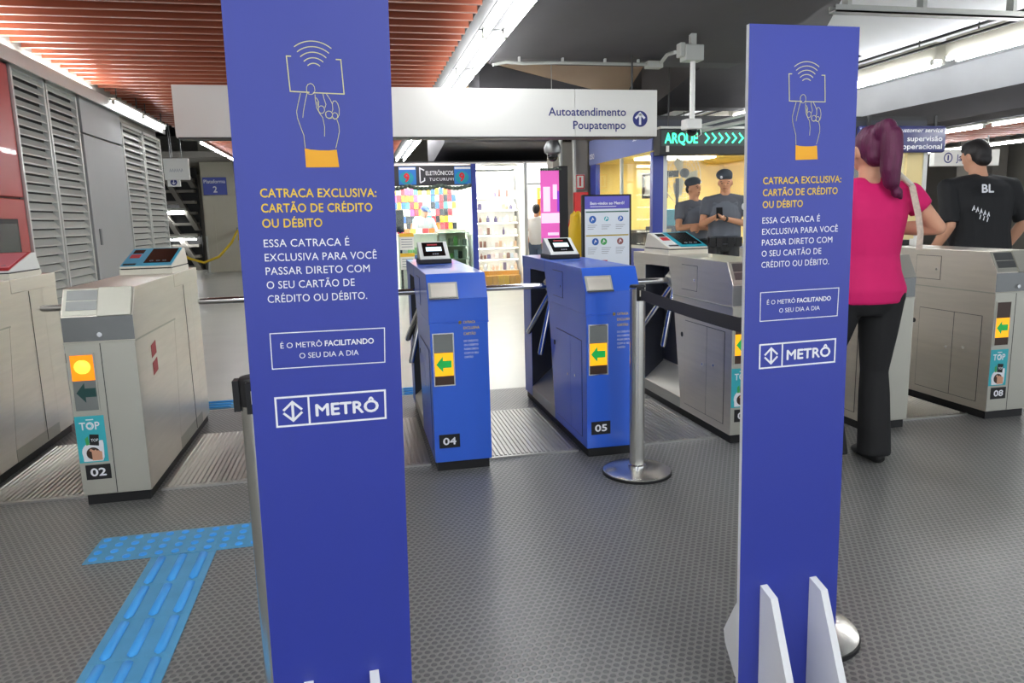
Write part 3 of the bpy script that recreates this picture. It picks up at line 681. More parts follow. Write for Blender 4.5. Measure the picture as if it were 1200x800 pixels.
# ------------------------------------------------------------------ the two blue notice panels
def notice_panel(label, k, x, y, zt, th, al, be, fins, rear, hf):
    Hh = zt; Wd = .32*k
    A = Vector((math.cos(th), math.sin(th), 0)); Nn = Vector((-math.sin(th), math.cos(th), 0))
    U = Vector((0,0,1))*math.cos(al)+Nn*math.sin(al)
    A2 = A*math.cos(be)-U*math.sin(be); U2 = U*math.cos(be)+A*math.sin(be); Y2 = U2.cross(A2)
    L_ = (zt-.004)/U2.z - (Wd*A2.z/U2.z if A2.z < 0 else 0)*-1
    L_ = min((zt-.003)/U2.z, (zt+Wd*A2.z-.003)/U2.z)
    top = Vector((x, y, zt)); base = top-U2*L_
    t = thing('notice_panel', label, 'notice panel', M=frame(A2, Y2, U2, base))
    b = MB(); b.box((0, 0, 0), (Wd, .012, L_), 1, fm={2: 0, 4: 0}); b.build('board', ['panel_blue', 'panel_edge'], t)
    T = frame((k,0,0), (0,0,k), (0,-k,0), (0, -.0004, L_))       # panel units, origin at the top left corner, y up
    Z = .0006
    b = MB(T)
    for i, (s, y0, w) in enumerate((('CATRACA EXCLUSIVA:', -.3940, .2335), ('CARTÃO DE CRÉDITO', -.4243, .2237), ('OU DÉBITO', -.4550, .119))):
        put_text(b, s, .047, y0, .0172, w, bold=.014, z=Z, space=1.04)
    b.build('heading', 'ink_yellow', t)
    b = MB(T)
    for s, y0, w in (('ESSA CATRACA É', -.4950, .1727), ('EXCLUSIVA PARA VOCÊ', -.5242, .229), ('PASSAR DIRETO COM', -.5525, .213), ('O SEU CARTÃO DE', -.5815, .180), ('CRÉDITO OU DÉBITO.', -.6110, .205)):
        put_text(b, s, .047, y0, .0155, w, bold=.002, z=Z, space=1.04)
    b.build('body_text', 'ink_white', t)
    b = MB(T); b.ribbon([(.0465, -.6770), (.2865, -.6770), (.2845, -.7540), (.0465, -.7540)], .0020, closed=True)
    put_text(b, 'É O METRÔ', .0660, -.7100, .0115, .086, z=Z); put_text(b, 'FACILITANDO', .1580, -.7100, .0118, .104, bold=.022, z=Z)
    put_text(b, 'O SEU DIA A DIA', .1035, -.7340, .0115, .1250, z=Z); b.build('slogan', 'ink_white', t)
    b = MB(T); b.ribbon([(.0480, -.8185), (.2820, -.8185), (.2815, -.8830), (.0480, -.8830)], .0042, closed=True)
    b.ribbon([(.1165, -.8185), (.1165, -.8830)], .0042); put_text(b, 'METRÔ', .1310, -.8655, .0262, .1350, bold=.030, z=Z)
    cx, cy, r = .0825, -.8507, .0195
    for sy in (-1, 1): b.ribbon([(cx-r, cy+sy*.0028), (cx, cy+sy*(r+.0015)), (cx+r, cy+sy*.0028)], .0050)
    b.ribbon([(cx, cy-r), (cx, cy+r)], .0056); b.build('logo', 'ink_white', t)
    X = lambda px: .1147+(px-342)*.000412
    Yv = lambda py: -.1188-(py-262)*.00041
    P = lambda pts: [(X(a), Yv(c)) for a, c in pts]
    b = MB(T)
    for i in range(5): b.ribbon(arc(.1665, -.1470, .0586-.0105*i, 52-2*i, 128+2*i, 14), .0017)
    b.ribbon(P([(364, 262), (342, 262), (350, 425), (440, 427)]), .0020); b.ribbon(P([(458, 428), (606, 430), (598, 268), (574, 268)]), .0020)
    b.build('card_icon', 'ink_cream', t)
    b = MB(T); w = .0011
    cr = [(448, 385), (435, 390), (428, 402), (427, 420), (434, 434), (448, 437), (461, 431), (467, 418), (465, 400), (458, 389)]
    b.ribbon(P(cr), w, closed=True)
    def oval(cx, cy, rx, ry): return [(cx+rx*math.cos(i*math.pi/8), cy+ry*math.sin(i*math.pi/8)) for i in range(16)]
    for o in ((493, 507, 15, 18), (528, 530, 17, 17), (557, 535, 13, 15)): b.ribbon(P(oval(*o)), w, closed=True)
    for ln in ([(402, 548), (406, 520), (418, 470), (429, 430)], [(466, 436), (466, 460), (471, 500), (484, 526), (497, 545), (504, 590), (501, 636)],
               [(398, 432), (384, 480), (374, 520), (377, 552), (390, 595), (402, 632), (405, 692)], [(470, 450), (482, 470), (479, 492)], [(474, 470), (480, 500)],
               [(504, 432), (508, 455), (516, 482), (510, 498)], [(521, 433), (536, 455), (547, 480), (548, 505), (543, 518)], [(512, 520), (514, 542), (526, 549), (540, 547)],
               [(547, 478), (552, 465), (563, 464), (573, 476), (579, 502), (577, 530), (570, 544)], [(543, 545), (556, 552), (566, 548)], [(565, 552), (573, 580), (574, 612), (566, 645), (553, 692)]):
        b.ribbon(P(ln), w)
    b.build('hand_drawing', 'ink_cream', t)
    b = MB(T); b.ngon([(a, c, Z) for a, c in P([(402, 694), (428, 700), (470, 703), (520, 703), (557, 699), (565, 785), (404, 787)])]); b.build('cuff', 'cuff_orange', t)
    for a in fins:
        a *= k
        b = MB()
        b.prism([(-.0005, .002), (-.182, .002), (-.048, hf-.014), (-.0005, hf)], 'x', a-.010, a+.010)
        f_ = b.build('front_fin', 'panel_edge', t)
        b = MB(); b.prism([(.0125+(c-.0125)*rear, e) for c, e in ((.0125, .012), (.115, .012), (.170, .085), (.178, .12), (.125, .215), (.05, hf-.012), (.0125, hf-.004))], 'x', a-.010, a+.010); b.build('rear_fin', 'panel_edge', t)
    return t
notice_panel('tall blue notice panel in front, larger and nearer, left of gate 04', .912, -.2237*.912, 1.5688*.912, 1.3+.4493*.912, .0565, -.0366, .0120, (.078, .230), .12, .326)
notice_panel('tall blue notice panel on white fins at right, in front of the woman in pink', .905, .9964*.905, 1.7539*.905, 1.3+.4646*.905, .0268, .0056, -.0089, (.076, .236), 1.0, .345)

# ------------------------------------------------------------------ barrier posts and belt
def stanchion(x, y, label, rz=0.0, black_head=True):
    t = thing('barrier_post', label, 'barrier post', (x, y, 0), rz, 'silver barrier posts')
    b = MB(); b.lathe([(.172, .004), (.172, .018), (.150, .026), (.05, .034), (.044, .034)], n=40); b.build('base', 'post_steel', t, smooth=True)
    b = MB(); b.lathe([(.176, 0), (.176, .012), (.168, .014)], n=40); b.build('rubber_ring', 'black', t, smooth=True)
    b = MB(); b.lathe([(.038, .032), (.038, .945)], n=28); b.build('post', 'post_steel', t, smooth=True)
    b = MB(); b.lathe([(.045, .032), (.045, .045), (.039, .05)], n=28); b.build('collar', 'chrome', t, smooth=True)
    b = MB(); b.lathe([(.0395, .90 if black_head else .951), (.0395, .955), (.036, .963), (.001, .965)], n=28); hd = b.build('head', 'black', t, smooth=True)
    for an in ((0, math.pi/2, math.pi, -math.pi/2) if black_head else (0,)):
        b = MB(Matrix.Rotation(an, 4, 'Z')); b.box((.036, -.018, .888), (.05, .018, .958)); b.box((.05, -.007, .91), (.0508, .007, .94), 1); b.build('belt_clip', ['black', 'cream_plastic'], hd, bevel=.003)
    return t
P1 = (1.345, 3.36); P2 = (1.29, 1.87); an = math.atan2(P2[1]-P1[1], P2[0]-P1[0])
stanchion(P1[0], P1[1], 'silver barrier post on a round base in front of gate 05', an, False)
stanchion(P2[0], P2[1], 'silver barrier post hidden behind the right blue panel, only its round base showing', an)
stanchion(-.236, 1.695, 'silver barrier post with black head peeking out left of the left blue panel')
t = thing('barrier_belt', 'dark grey belt stretched from the barrier post towards the right blue panel', 'belt', ((P1[0]+P2[0])/2, (P1[1]+P2[1])/2, .92), an)
L_ = math.hypot(P2[0]-P1[0], P2[1]-P1[1])/2-.05
b = MB(); n = 12; vs = []
pts = [(-L_+2*L_*i/n, -.012*(1-((i-n/2)/(n/2))**2)) for i in range(n+1)]
for i in range(n):
    (xa, za), (xb, zb) = pts[i], pts[i+1]
    b.add([(xa, -.001, za-.026), (xb, -.001, zb-.026), (xb, -.001, zb+.026), (xa, -.001, za+.026), (xa, .001, za-.026), (xb, .001, zb-.026), (xb, .001, zb+.026), (xa, .001, za+.026)],
          [(0,1,2,3), (7,6,5,4), (3,2,6,7), (0,4,5,1)])
b.build('strap', 'belt_grey', t)

# ------------------------------------------------------------------ long white overhead sign
t = thing('overhead_sign', 'long white overhead sign pointing to Autoatendimento and Poupatempo', 'sign', (.875, 8.12, 2.178))
b = MB(); b.box((-2.55, -.12, 0), (-.47, .12, .503)); b.box((-.466, -.12, 0), (1.585, .12, .503)); b.box((1.589, -.12, 0), (2.555, .12, .503)); b.build('board', 'sign_white', t, bevel=.004)
b = MB(); b.box((-2.53, -.11, -.012), (2.535, .11, 0)); b.build('bottom_rail', 'fixture_dark', t)
T = front(-.875, -.122, 0)
b = MB(T)
put_text(b, 'Autoatendimento', 3.055, .222, .085, .895, bold=.012, align='r'); put_text(b, 'Poupatempo', 3.050, .080, .085, .61, bold=.012, align='r')
b.build('lettering', 'ink_navy', t)
b = MB(T); disc(b, 3.225, .190, .088, .0006); b.build('arrow_disc', 'ink_navy', t)
b = MB(T); b.ribbon([(3.225, .125), (3.225, .245)], .026, z=.001); b.ribbon([(3.170, .195), (3.225, .250), (3.280, .195)], .026, z=.001); b.build('arrow', 'ink_white', t)
for x in (-2.0, 2.3):
    b = MB(); b.cyl((x, 0, .50), (x, 0, 1.7), .012, n=8); b.build('hanger_rod', 'fixture_dark', t)
# security cameras
t = thing('security_camera', 'white dome security camera on a long white pole in front of the green arrow sign', 'security camera', (3.61, 7.5, 2.19))
b = MB(); b.box((-.11, -.07, .70), (.10, .08, .86)); b.box((-.16, -.05, .74), (-.10, .06, .88)); b.build('junction_box', 'pipe_grey', t, bevel=.01)
b = MB(); b.cyl((.005, 0, .09), (.005, 0, .71), .028, n=14); b.build('pole', 'white', t, smooth=True)
b = MB(); b.box((-.09, -.075, .0), (.09, .075, .11)); b.build('mount', 'white', t, bevel=.015)
b = MB(); b.ball((.005, 0, -.005), (.06, .06, .065), 18); b.build('dome', 'black_gloss', t, smooth=True)
b = MB(); b.tube([(.09, -.02, .03), (.10, -.03, -.05), (.06, -.03, -.08), (.05, -.02, -.02)], .006, 6); b.build('cable', 'white', t)
b = MB(); b.box((-.03, -.03, .86), (.03, .03, .985)); b.build('stem', 'pipe_grey', t)
t = thing('security_camera', 'grey dome camera hanging over the pink banner', 'security camera', (2.72, 9.9, 2.12))
b = MB(); b.lathe([(.05, .0), (.11, .05), (.12, .12), (.08, .20), (.03, .22), (.03, .30)]); b.build('housing', 'steel_dark', t, smooth=True)
b = MB(); b.ball((0, 0, .0), (.075, .075, .07), 16); b.build('dome', 'black_gloss', t, smooth=True)
b = MB(); b.cyl((0, 0, .28), (0, 0, .40), .02, n=10); b.cyl((0, 0, .40), (0, 0, 1.855), .006, n=8); b.build('pole', 'pipe_grey', t)

# ------------------------------------------------------------------ information screen, banner, fire point, yellow bag
t = thing('information_screen', 'upright information screen with purple header and round pictograms beside gate 05', 'screen', (2.655, 7.5, 0))
b = MB(); b.box((-.275, 0, .50), (.275, .06, 1.525)); b.build('casing', 'black', t, bevel=.006)
b = MB(); b.box((-.24, .0, .02), (.24, .05, .50)); b.box((-.26, -.18, 0), (.26, .22, .03)); b.build('stand', 'black', t, bevel=.004)
b = MB(); b.box((-.250, -.003, .54), (.250, 0, 1.375)); b.build('display', 'screen_face', t)
b = MB(); b.box((-.250, -.003, 1.377), (.250, 0, 1.508)); hd = b.build('header', 'screen_head', t)
T = front(0, -.0035, 0)
b = MB(T); put_text(b, 'Bem-vindos ao Metrô!', 0, 1.420, .030, .38, bold=.02, align='c'); b.ribbon([(-.19, 1.40), (.10, 1.40)], .006); b.build('title', 'ink_white', hd)
b = MB(T); b.ribbon([(-.24, 1.345), (.24, 1.345)], .014); b.build('green_rule', 'line_green', t)
b = MB(T); b.ribbon([(-.24, 1.095), (.24, 1.095)], .014); b.build('gold_rule', 'line_gold', t)
b = MB(T); b.ribbon([(-.24, .825), (0, .825)], .014); b.build('red_rule', 'red_box', t)
for x, z, mm, r in ((-.165, 1.265, 'icon_blue', .040), (-.01, 1.270, 'teal', .026), (.15, 1.270, 'icon_blue', .030), (-.135, 1.03, 'icon_blue', .038), (-.04, 1.03, 'icon_green', .036), (.145, 1.03, 'icon_brown', .036)):
    b = MB(T); disc(b, x, z, r, .0006); pc = b.build('pictogram', mm, t)
    b = MB(T); b.ribbon([(x-.012, z-.018), (x, z+.016), (x+.014, z-.004)], .009, z=.001); b.build('symbol', 'ink_white', pc)
for x in (-.165, -.01, .15):
    b = MB(T)
    for r in range(3): b.ribbon([(x-.055, 1.205-.02*r), (x+.05-.02*r, 1.205-.02*r)], .006)
    b.build('small_text', 'type_grey', t); b = MB(T)
    for r in range(4): b.ribbon([(x-.055, .965-.02*r), (x+.05-.012*r, .965-.02*r)], .006)
    b.build('small_text', 'type_grey', t)
t = thing('advert_banner', 'tall pink and purple banner hanging on a black upright box', 'banner', (2.76, 10.0, 0))
b = MB(); b.box((.07, -.02, .03), (.20, .55, 2.0)); b.build('upright_box', 'black', t, bevel=.01)
b = MB(); b.box((-.26, -.3, 0), (.22, .6, .03)); b.build('foot', 'black', t)
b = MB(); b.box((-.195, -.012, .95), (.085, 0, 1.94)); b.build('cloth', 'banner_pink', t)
T = front(0, -.0125, 0)
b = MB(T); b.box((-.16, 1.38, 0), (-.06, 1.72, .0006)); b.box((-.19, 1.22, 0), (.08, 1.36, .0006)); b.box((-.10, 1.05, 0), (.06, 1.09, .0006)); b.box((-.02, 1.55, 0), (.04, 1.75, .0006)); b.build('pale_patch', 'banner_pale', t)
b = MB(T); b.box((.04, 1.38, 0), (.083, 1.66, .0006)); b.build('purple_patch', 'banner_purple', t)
b = MB()
for i in range(9): b.ball((-.18+.033*i, -.02, 1.955), .02, 8)
b.build('top_fringe', 'garland', t)
b = MB(); b.box((-.19, -.03, .86), (.09, 0, .95)); b.build('bottom_shelf', 'wood_orange', t)
t = thing('fire_sign', 'red and white fire equipment sign on the concrete wall', 'sign', (4.04, 12.85, 1.79))
b = MB(); b.box((-.085, 0, 0), (.085, .02, .26)); b.build('plate', 'white', t)
b = MB(front(0, -.001, 0)); b.ribbon([(-.07, .015), (.07, .015), (.07, .245), (-.07, .245)], .02, closed=True); b.ribbon([(0, .05), (0, .21)], .035); b.build('marking', 'price_red', t)
t = thing('fire_hose_box', 'red fire hose box on the wall below the fire sign', 'fire box', (4.02, 12.7, 1.15))
b = MB(); b.box((-.13, 0, 0), (.13, .15, .58)); b.build('box', 'red_box', t, bevel=.01)
b = MB(); b.lathe([(.06, -.45), (.07, -.43), (.07, -.12), (.03, -.06), (.02, 0)], (-.2, .06, .1), 16); b.build('extinguisher', 'red_box', t, smooth=True)
t = thing('yellow_cover', 'crumpled yellow cover over a stand beside the information screen', 'cover', (3.40, 11.0, 0))
b = MB()
rings = []
for k, (r, z) in enumerate(((.27, .62), (.29, .80), (.24, .95), (.16, 1.08), (.11, 1.2), (.10, 1.32), (.04, 1.37))):
    rings.append([(math.cos(a_)*r*(1+.10*math.sin(5*a_+k)), math.sin(a_)*r*.8*(1+.10*math.sin(4*a_+2*k)), z+.02*math.sin(3*a_)) for a_ in [2*math.pi*i/24 for i in range(24)]])
b.loft(rings); b.build('cover', 'yellow_bag', t, smooth=True)
b = MB(); b.lathe([(.24, 0), (.24, .62)], n=24); b.build('stand', 'shop_white', t)

# ------------------------------------------------------------------ glazed booth
t = thing('glazed_booth', 'blue framed glazed booth with yellow interior behind the guards', 'booth', (6.6, 11.4, 0))
X0, X1, Y0, Y1 = -2.37, 2.12, -1.4, 1.45
Bo = lambda *bs: [MB().box(*q) for q in bs]
def parts(name, mats_, *bs):
    for q in bs: MB().box(*q).build(name, mats_, t)
parts('corner_post', 'booth_blue', ((X0, Y0, 0), (X0+.16, Y0+.10, 2.18)), ((X0, Y1-.30, 0), (X0+.08, Y1, 2.20)))
parts('window_post', 'trim_metal', ((X0+.16, Y0, .8), (X0+.22, Y0+.08, 2.18)), ((-.42, Y0, .8), (-.36, Y0+.06, 2.18)), ((X0, -.12, .8), (X0+.04, -.06, 2.2)))
parts('post', 'cream_post', ((1.82, Y0, 0), (2.10, Y0+.12, 2.18)))
parts('post', 'trim_metal', ((2.10, Y0-.02, 0), (2.17, Y0+.12, 2.18)))
parts('lower_wall', 'booth_blue', ((X0+.16, Y0, 0), (1.82, Y0+.06, .80)), ((X0, Y0+.1, 0), (X0+.06, Y1-.30, .80)))
parts('sill', 'trim_metal', ((X0+.16, Y0-.02, .80), (1.82, Y0+.10, .84)), ((X0-.01, Y0+.1, .80), (X0+.08, Y1-.3, .84)))
parts('roof', 'fixture_dark', ((X0, Y0, 2.62), (X1, Y1, 2.68)),)
parts('ceiling_board', 'booth_yellow', ((X0+.05, Y0+.05, 2.22), (X1, Y1, 2.26)))
parts('interior_wall', 'booth_yellow', ((X0+.1, Y1-.05, 0), (.25, Y1, 2.22)), ((.22, Y1-.9, 0), (.28, Y1-.05, 2.22)))
parts('interior_wall', 'recess_dark', ((.28, Y1-.9, 0), (1.82, Y1-.84, 2.22)))
parts('interior_wall', 'steel_dark', ((1.80, Y0+.2, 0), (1.86, Y1, 2.22)))
parts('roof_band', 'booth_band', ((X0-.02, Y0, 2.20), (X0, Y1, 2.62)))
parts('roof_band', 'recess_dark', ((X0, Y0-.02, 2.20), (X1, Y0, 2.62)))
parts('pane', 'glass', ((X0+.22, Y0+.03, .84), (-.42, Y0+.036, 2.18)), ((-.36, Y0+.03, .84), (1.82, Y0+.036, 2.18)), ((X0+.02, Y0+.10, .84), (X0+.026, Y1-.3, 2.2)))
b = MB(side(X0-.021, Y1-.16, 2.30)); put_text(b, 'oso', 0, 0, .13, .26, bold=.015, align='c'); b.build('lettering', 'ink_white', t)
b = MB(side(X0-.021, Y0+.52, 2.40)); put_text(b, 'service', 0, 0, .07, .42, bold=.01, align='c', shear=.2); b.build('lettering', 'ink_white', t)
for x, y in ((-1.4, 0), (0.4, -.4)):
    b = MB(); b.box((x-.6, y-.25, 2.19), (x+.6, y+.25, 2.215)); b.build('ceiling_light', 'glow_panel', t)
# things inside the booth
t = thing('pedestal_fan', 'black pedestal fan standing inside the booth behind the glass', 'fan', (4.80, 10.42, 0))
b = MB(); b.lathe([(.18, 0), (.18, .02), (.03, .05), (.022, .06), (.022, 1.55), (.028, 1.56), (.028, 1.83)]); b.build('pole', 'black', t, smooth=True)
b = MB(); b.cyl((.05, -.14, 1.90), (.13, .07, 1.90), .065, .05, 16); b.ball((.05, -.14, 1.9), .07, 14); b.cyl((-.18, .1, 1.90), (.02, 0, 1.9), .05, .05, 14); b.build('motor', 'black', t, smooth=True)
b = MB(); R_ = frame((.93,.37,0), (0,0,1), (.37,-.93,0), (.14, .12, 1.86))
for r in (.08, .16, .24, .32, .40):
    b.T = R_; b.tube([(p[0], p[1], .05*(1-(r/.40)**2)) for p in circle(0, 0, r, 32)+[circle(0, 0, r, 32)[0]]], .003 if r < .40 else .006, 6)
for i in range(24):
    a_ = i*math.pi/12; b.tube([(.08*math.cos(a_), .08*math.sin(a_), .05), (.40*math.cos(a_), .40*math.sin(a_), 0)], .002, 5)
b.build('guard_cage', 'fan_pale', t)
for k in range(3):
    b = MB(R_ @ Matrix.Rotation(k*2*math.pi/3, 4, 'Z')); b.add([(.02,-.02,.01),(.2,-.12,.0),(.32,-.02,.01),(.28,.10,.03),(.06,.05,.02)], [(0,1,2,3,4)]); b.build('blade', 'fan_pale', t)
t = thing('monitor', 'dark framed monitor mounted inside the booth beside the blue corner post', 'monitor', (4.78, 11.2, 1.56))
b = MB(); b.box((-.22, 0, 0), (.22, .03, .40)); b.build('frame', 'black', t, bevel=.005)
b = MB(); b.box((-.18, -.003, .04), (.18, 0, .36)); b.build('screen', 'shop_white', t)
b = MB(); b.cyl((0, .03, .2), (0, .4, .2), .02, n=8); b.box((-.03, .1, -.50), (.03, .14, .2)); b.build('arm', 'black', t)
t = thing('desk', 'dark desk unit seen through the side window of the booth', 'desk', (4.75, 11.3, 0))
b = MB(); b.box((-.35, -.3, .03), (.45, .5, 1.02)); b.build('cabinet', 'recess_dark', t, bevel=.01)
b = MB(); b.box((-.37, -.32, 1.02), (.47, .52, 1.06)); b.build('top', 'steel_dark', t)
b = MB(); b.box((-.25, -.303, .55), (-.15, -.3, .95)); b.box((0, -.303, .55), (.3, -.3, .95)); b.build('door', 'steel_dark', t)
t = thing('cabinet', 'grey cabinet with printer inside the booth left of the crossed-arm guard', 'cabinet', (5.0, 10.72, 0))
b = MB(); b.box((-.5, -.1, .03), (.35, .2, 1.12)); b.build('body', 'recess_dark', t, bevel=.01)
b = MB(); b.box((-.42, -.09, 1.12), (-.12, .18, 1.38)); b.build('printer', 'teal_device', t, bevel=.02)
b = MB(); b.box((-.42, -.103, .8), (-.2, -.1, 1.08)); b.build('poster', 'cream_post', t)
t = thing('led_sign', 'black electronic sign with green lit text and arrows over the booth', 'electronic sign', (5.27, 9.75, 2.115))
b = MB(); b.box((-1.07, -.06, 0), (1.07, .16, .35)); b.build('case', 'black', t, bevel=.006)
b = MB(); b.box((-1.07, -.07, .35), (1.07, .17, .38)); b.build('top_cover', 'pipe_grey', t)
b = MB(); b.box((-1.05, -.063, .12), (1.05, -.06, .33)); b.build('face', 'led_face', t)
T = front(0, -.0635, 0)
b = MB(T); put_text(b, 'ARQUE', -1.0, .155, .135, .49, bold=.02); b.build('lettering', 'led_green', t)
for i in range(12):
    x = -.40+.104*i; b = MB(T); b.ribbon([(x, .155), (x+.062, .222), (x, .29)], .022)
    b.build('arrow', 'led_green', t)
b = MB(); b.box((-.98, -.075, .04), (-.94, -.06, .12)); b.build('sensor', 'white', t)
for x in (-.9, .9):
    b = MB(); b.box((x-.008, .04, .38), (x+.008, .06, 1.6)); b.build('hanger', 'fixture_dark', t)
t = thing('supervision_sign', 'dark blue sign reading customer service supervisão operacional behind the woman', 'sign', (8.23, 9.925, 2.135))
b = MB(); b.box((-.76, -.05, 0), (.76, .05, .40)); b.build('board', 'booth_navy', t, bevel=.04, seg=4)
T = front(0, -.052, 0)
b = MB(T); put_text(b, 'customer service', .68, .30, .062, .78, align='r', shear=.22, bold=.004); put_text(b, 'supervisão', .68, .17, .075, .62, align='r', bold=.016); put_text(b, 'operacional', .68, .055, .075, .70, align='r', bold=.016); b.build('lettering', 'ink_white', t)
for x in (-.58, .58):
    b = MB(); b.box((x-.02, -.02, .40), (x+.02, .02, .55)); b.build('hanger', 'fixture_dark', t)
t = thing('line_sign', 'white lit sign for Jabaquara hanging behind the man in black', 'sign', (11.35, 12.0, 2.06))
b = MB(); b.box((-.72, -.06, 0), (.72, .06, .30)); b.build('box', 'sign_white', t, bevel=.006)
T = front(0, -.062, 0)
b = MB(T); put_text(b, 'Jabaquara', -.24, .09, .12, .62, bold=.01); b.ribbon(circle(-.42, .15, .085, 20), .022, closed=True); b.ribbon([(-.42, .10), (-.42, .2)], .03); b.build('lettering', 'ink_navy', t)
for x in (-.5, .5):
    b = MB(); b.cyl((x, 0, .3), (x, 0, 1.6), .012, n=8); b.build('hanger_rod', 'pipe_grey', t)
# columns and slanting parapet at far right
for k, (x, y) in enumerate(((14.4, 15.0), (16.0, 16.0))):
    t = thing('grey_column', ('left' if k == 0 else 'right')+' of two grey columns far behind the man in black', 'column', (x, y, 0))
    b = MB(); b.box((-.22, -.22, 0), (.22, .22, 4.3)); b.build('shaft', 'concrete_mid', t, bevel=.02)
    b = MB(); b.box((-.3, -.3, 0), (.3, .3, .25)); b.build('foot', 'concrete_mid', t)
m = MB(); m.prism([(9.2, 0), (14.0, 0), (14.0, 2.0), (12.6, 2.0), (9.2, .6)], 'y', 16.0, 16.3); struct('wall_right.001', m, 'concrete_dark')
# ------------------------------------------------------------------ shops
SY = 13.5
m = MB(); m.box((.35, SY-.06, 0), (3.98, SY+.02, .06)); struct('baseboard_back', m, 'booth_blue')
m = MB(); m.box((.2, SY+1.7, 0), (3.95, SY+1.8, 2.30)); struct('wall_back.001', m, 'shop_white')
m = MB(); m.box((.2, SY, 2.30), (3.95, SY+1.8, 2.33), fm=None); m.box((.2, SY-.01, 2.331), (3.95, SY+1.8, 2.35), 1); struct('ceiling.011', m, ['shop_white', 'shop_dark'])
m = MB(); m.box((.2, SY, 0), (.26, SY+1.7, 2.30)); struct('wall_left.002', m, 'shop_white')
for k, (x0, x1) in enumerate(((2.155, 2.245), (3.14, 3.20))):
    b = MB(); b.box((x0, SY-.04, .06), (x1, SY+.04, 2.30)); q = MB(); q.box((x0+.02, SY+.04, .06), (x1-.02, SY+1.7, 2.30)); struct('wall_middle.%03d' % (k+1), q, 'shop_white')
    struct('trim_%d' % (5+k), b, 'booth_blue' if k == 0 else 'trim_metal')
def shop_lamp(x0, x1, y0, y1, label):
    t = thing('ceiling_light', label, 'light', ((x0+x1)/2, (y0+y1)/2, 2.25))
    b = MB(); b.box((-(x1-x0)/2, -(y1-y0)/2, 0), ((x1-x0)/2, (y1-y0)/2, .008)); b.build('diffuser', 'glow_panel', t)
    b = MB(); b.box((-(x1-x0)/2-.02, -(y1-y0)/2-.02, .008), ((x1-x0)/2+.02, (y1-y0)/2+.02, .05)); b.build('frame', 'white', t)
shop_lamp(.6, 2.0, SY+.35, SY+1.2, 'glowing ceiling panel inside the electronics shop')
shop_lamp(2.35, 3.05, SY+.15, SY+.75, 'glowing ceiling panel above the bright shelves')
shop_lamp(3.3, 3.85, SY+.3, SY+1.1, 'glowing ceiling panel inside the third shop doorway')
# electronics shop
t = thing('shop_sign', 'dark electronics shop sign with white lettering over the glass front', 'sign', (1.28, SY-.05, 1.92))
b = MB(); b.box((-.88, 0, 0), (.875, .05, .355)); b.build('board', 'shop_dark', t)
T = front(0, -.001, 0)
b = MB(T); put_text(b, 'ELETRÔNICOS', .545, .185, .072, .50, bold=.008, align='r'); put_text(b, 'TUCURUVI', .545, .085, .05, .44, bold=.008, align='r', space=1.2); b.ribbon([(-.06, .05), (-.06, .31), (.02, .27)], .022); b.ribbon([(-.06, .05), (.02, .09), (.02, .14)], .022); b.build('lettering', 'ink_white', t)
for s_, x in (('left', -.28), ('right', .72)):
    b = MB(T); b.box((x-.16, .02, 0), (x+.15, .335, .0006)); pc = b.build('price_card', 'price_blue', t)
    b = MB(T); b.ngon([(x-.02+.125*math.cos(i*math.pi/14), .14+.11*math.sin(i*math.pi/14), .001) for i in range(28)]); b.build('oval', 'teal_device', pc)
    b = MB(T); put_text(b, '9', x-.02, .075, .14, .08, bold=.05, align='c', z=.0014); b.build('numeral', 'price_red', pc)
    b = MB(T); b.box((x-.15, .285, .0008), (x+.14, .325, .0014)); b.build('white_strip', 'ink_white', pc)
t = thing('garland', 'dark tinsel garland draped along the bottom of the electronics shop sign', 'garland', (1.28, SY-.09, 1.9))
b = MB()
pts = [(-.86+1.72*i/48, 0, .02-.055*abs(math.sin(math.pi*3*i/48))) for i in range(49)]
b.tube(pts, [.03+.012*(i % 2) for i in range(49)], 8); b.build('tinsel', 'garland', t)
b = MB(); b.box((.30, SY, .06), (2.155, SY+.008, 1.92)); pn = b.build('shop_window', 'glass_green'); tag(pn, 'large glass front of the electronics shop', 'shop window')
t = thing('counter', 'white glass-topped counter inside the electronics shop', 'counter', (1.3, SY+.35, 0))
b = MB(); b.box((-.5, 0, .02), (.22, .4, 1.02)); b.build('cabinet', 'shop_white', t)
b = MB(); b.box((-.52, -.02, 1.02), (.24, .42, 1.06)); b.build('top', 'shop_white', t)
t = thing('glass_display_case', 'greenish glass display case full of small boxes at the right of the electronics shop', 'display case', (1.85, SY+.35, 0))
b = MB()
for z in (.03, .3, .55, .8, 1.05): b.box((-.28, 0, z), (.28, .45, z+.015))
b.build('shelf', 'trim_metal', t)
b = MB(); b.box((-.29, -.01, .02), (.29, 0, 1.10)); b.build('pane', 'glass_green', t)
b = MB(); b.box((-.28, .45, .02), (.28, .47, 1.1)); b.build('back', 'concrete_pillar', t)
def goods(name, label, cat, group, x, y, z, w, d, h, mm, kind='box'):
    b = MB()
    if kind == 'box': b.box((-w/2, -d/2, 0), (w/2, d/2, h))
    elif kind == 'packet':
        b.prism([(-w/2, 0), (w/2, 0), (w/2, h*.86), (w*.18, h), (-w*.18, h), (-w/2, h*.86)], 'y', -d/2, d/2)
    else: b.lathe([(w*.45, 0), (w*.5, .01), (w*.5, h*.62), (w*.2, h*.75), (w*.2, h), (.001, h)], n=10)
    o = b.build(name, mm); o.location = (x, y, z); return tag(o, label, cat, group)
random.seed(3)
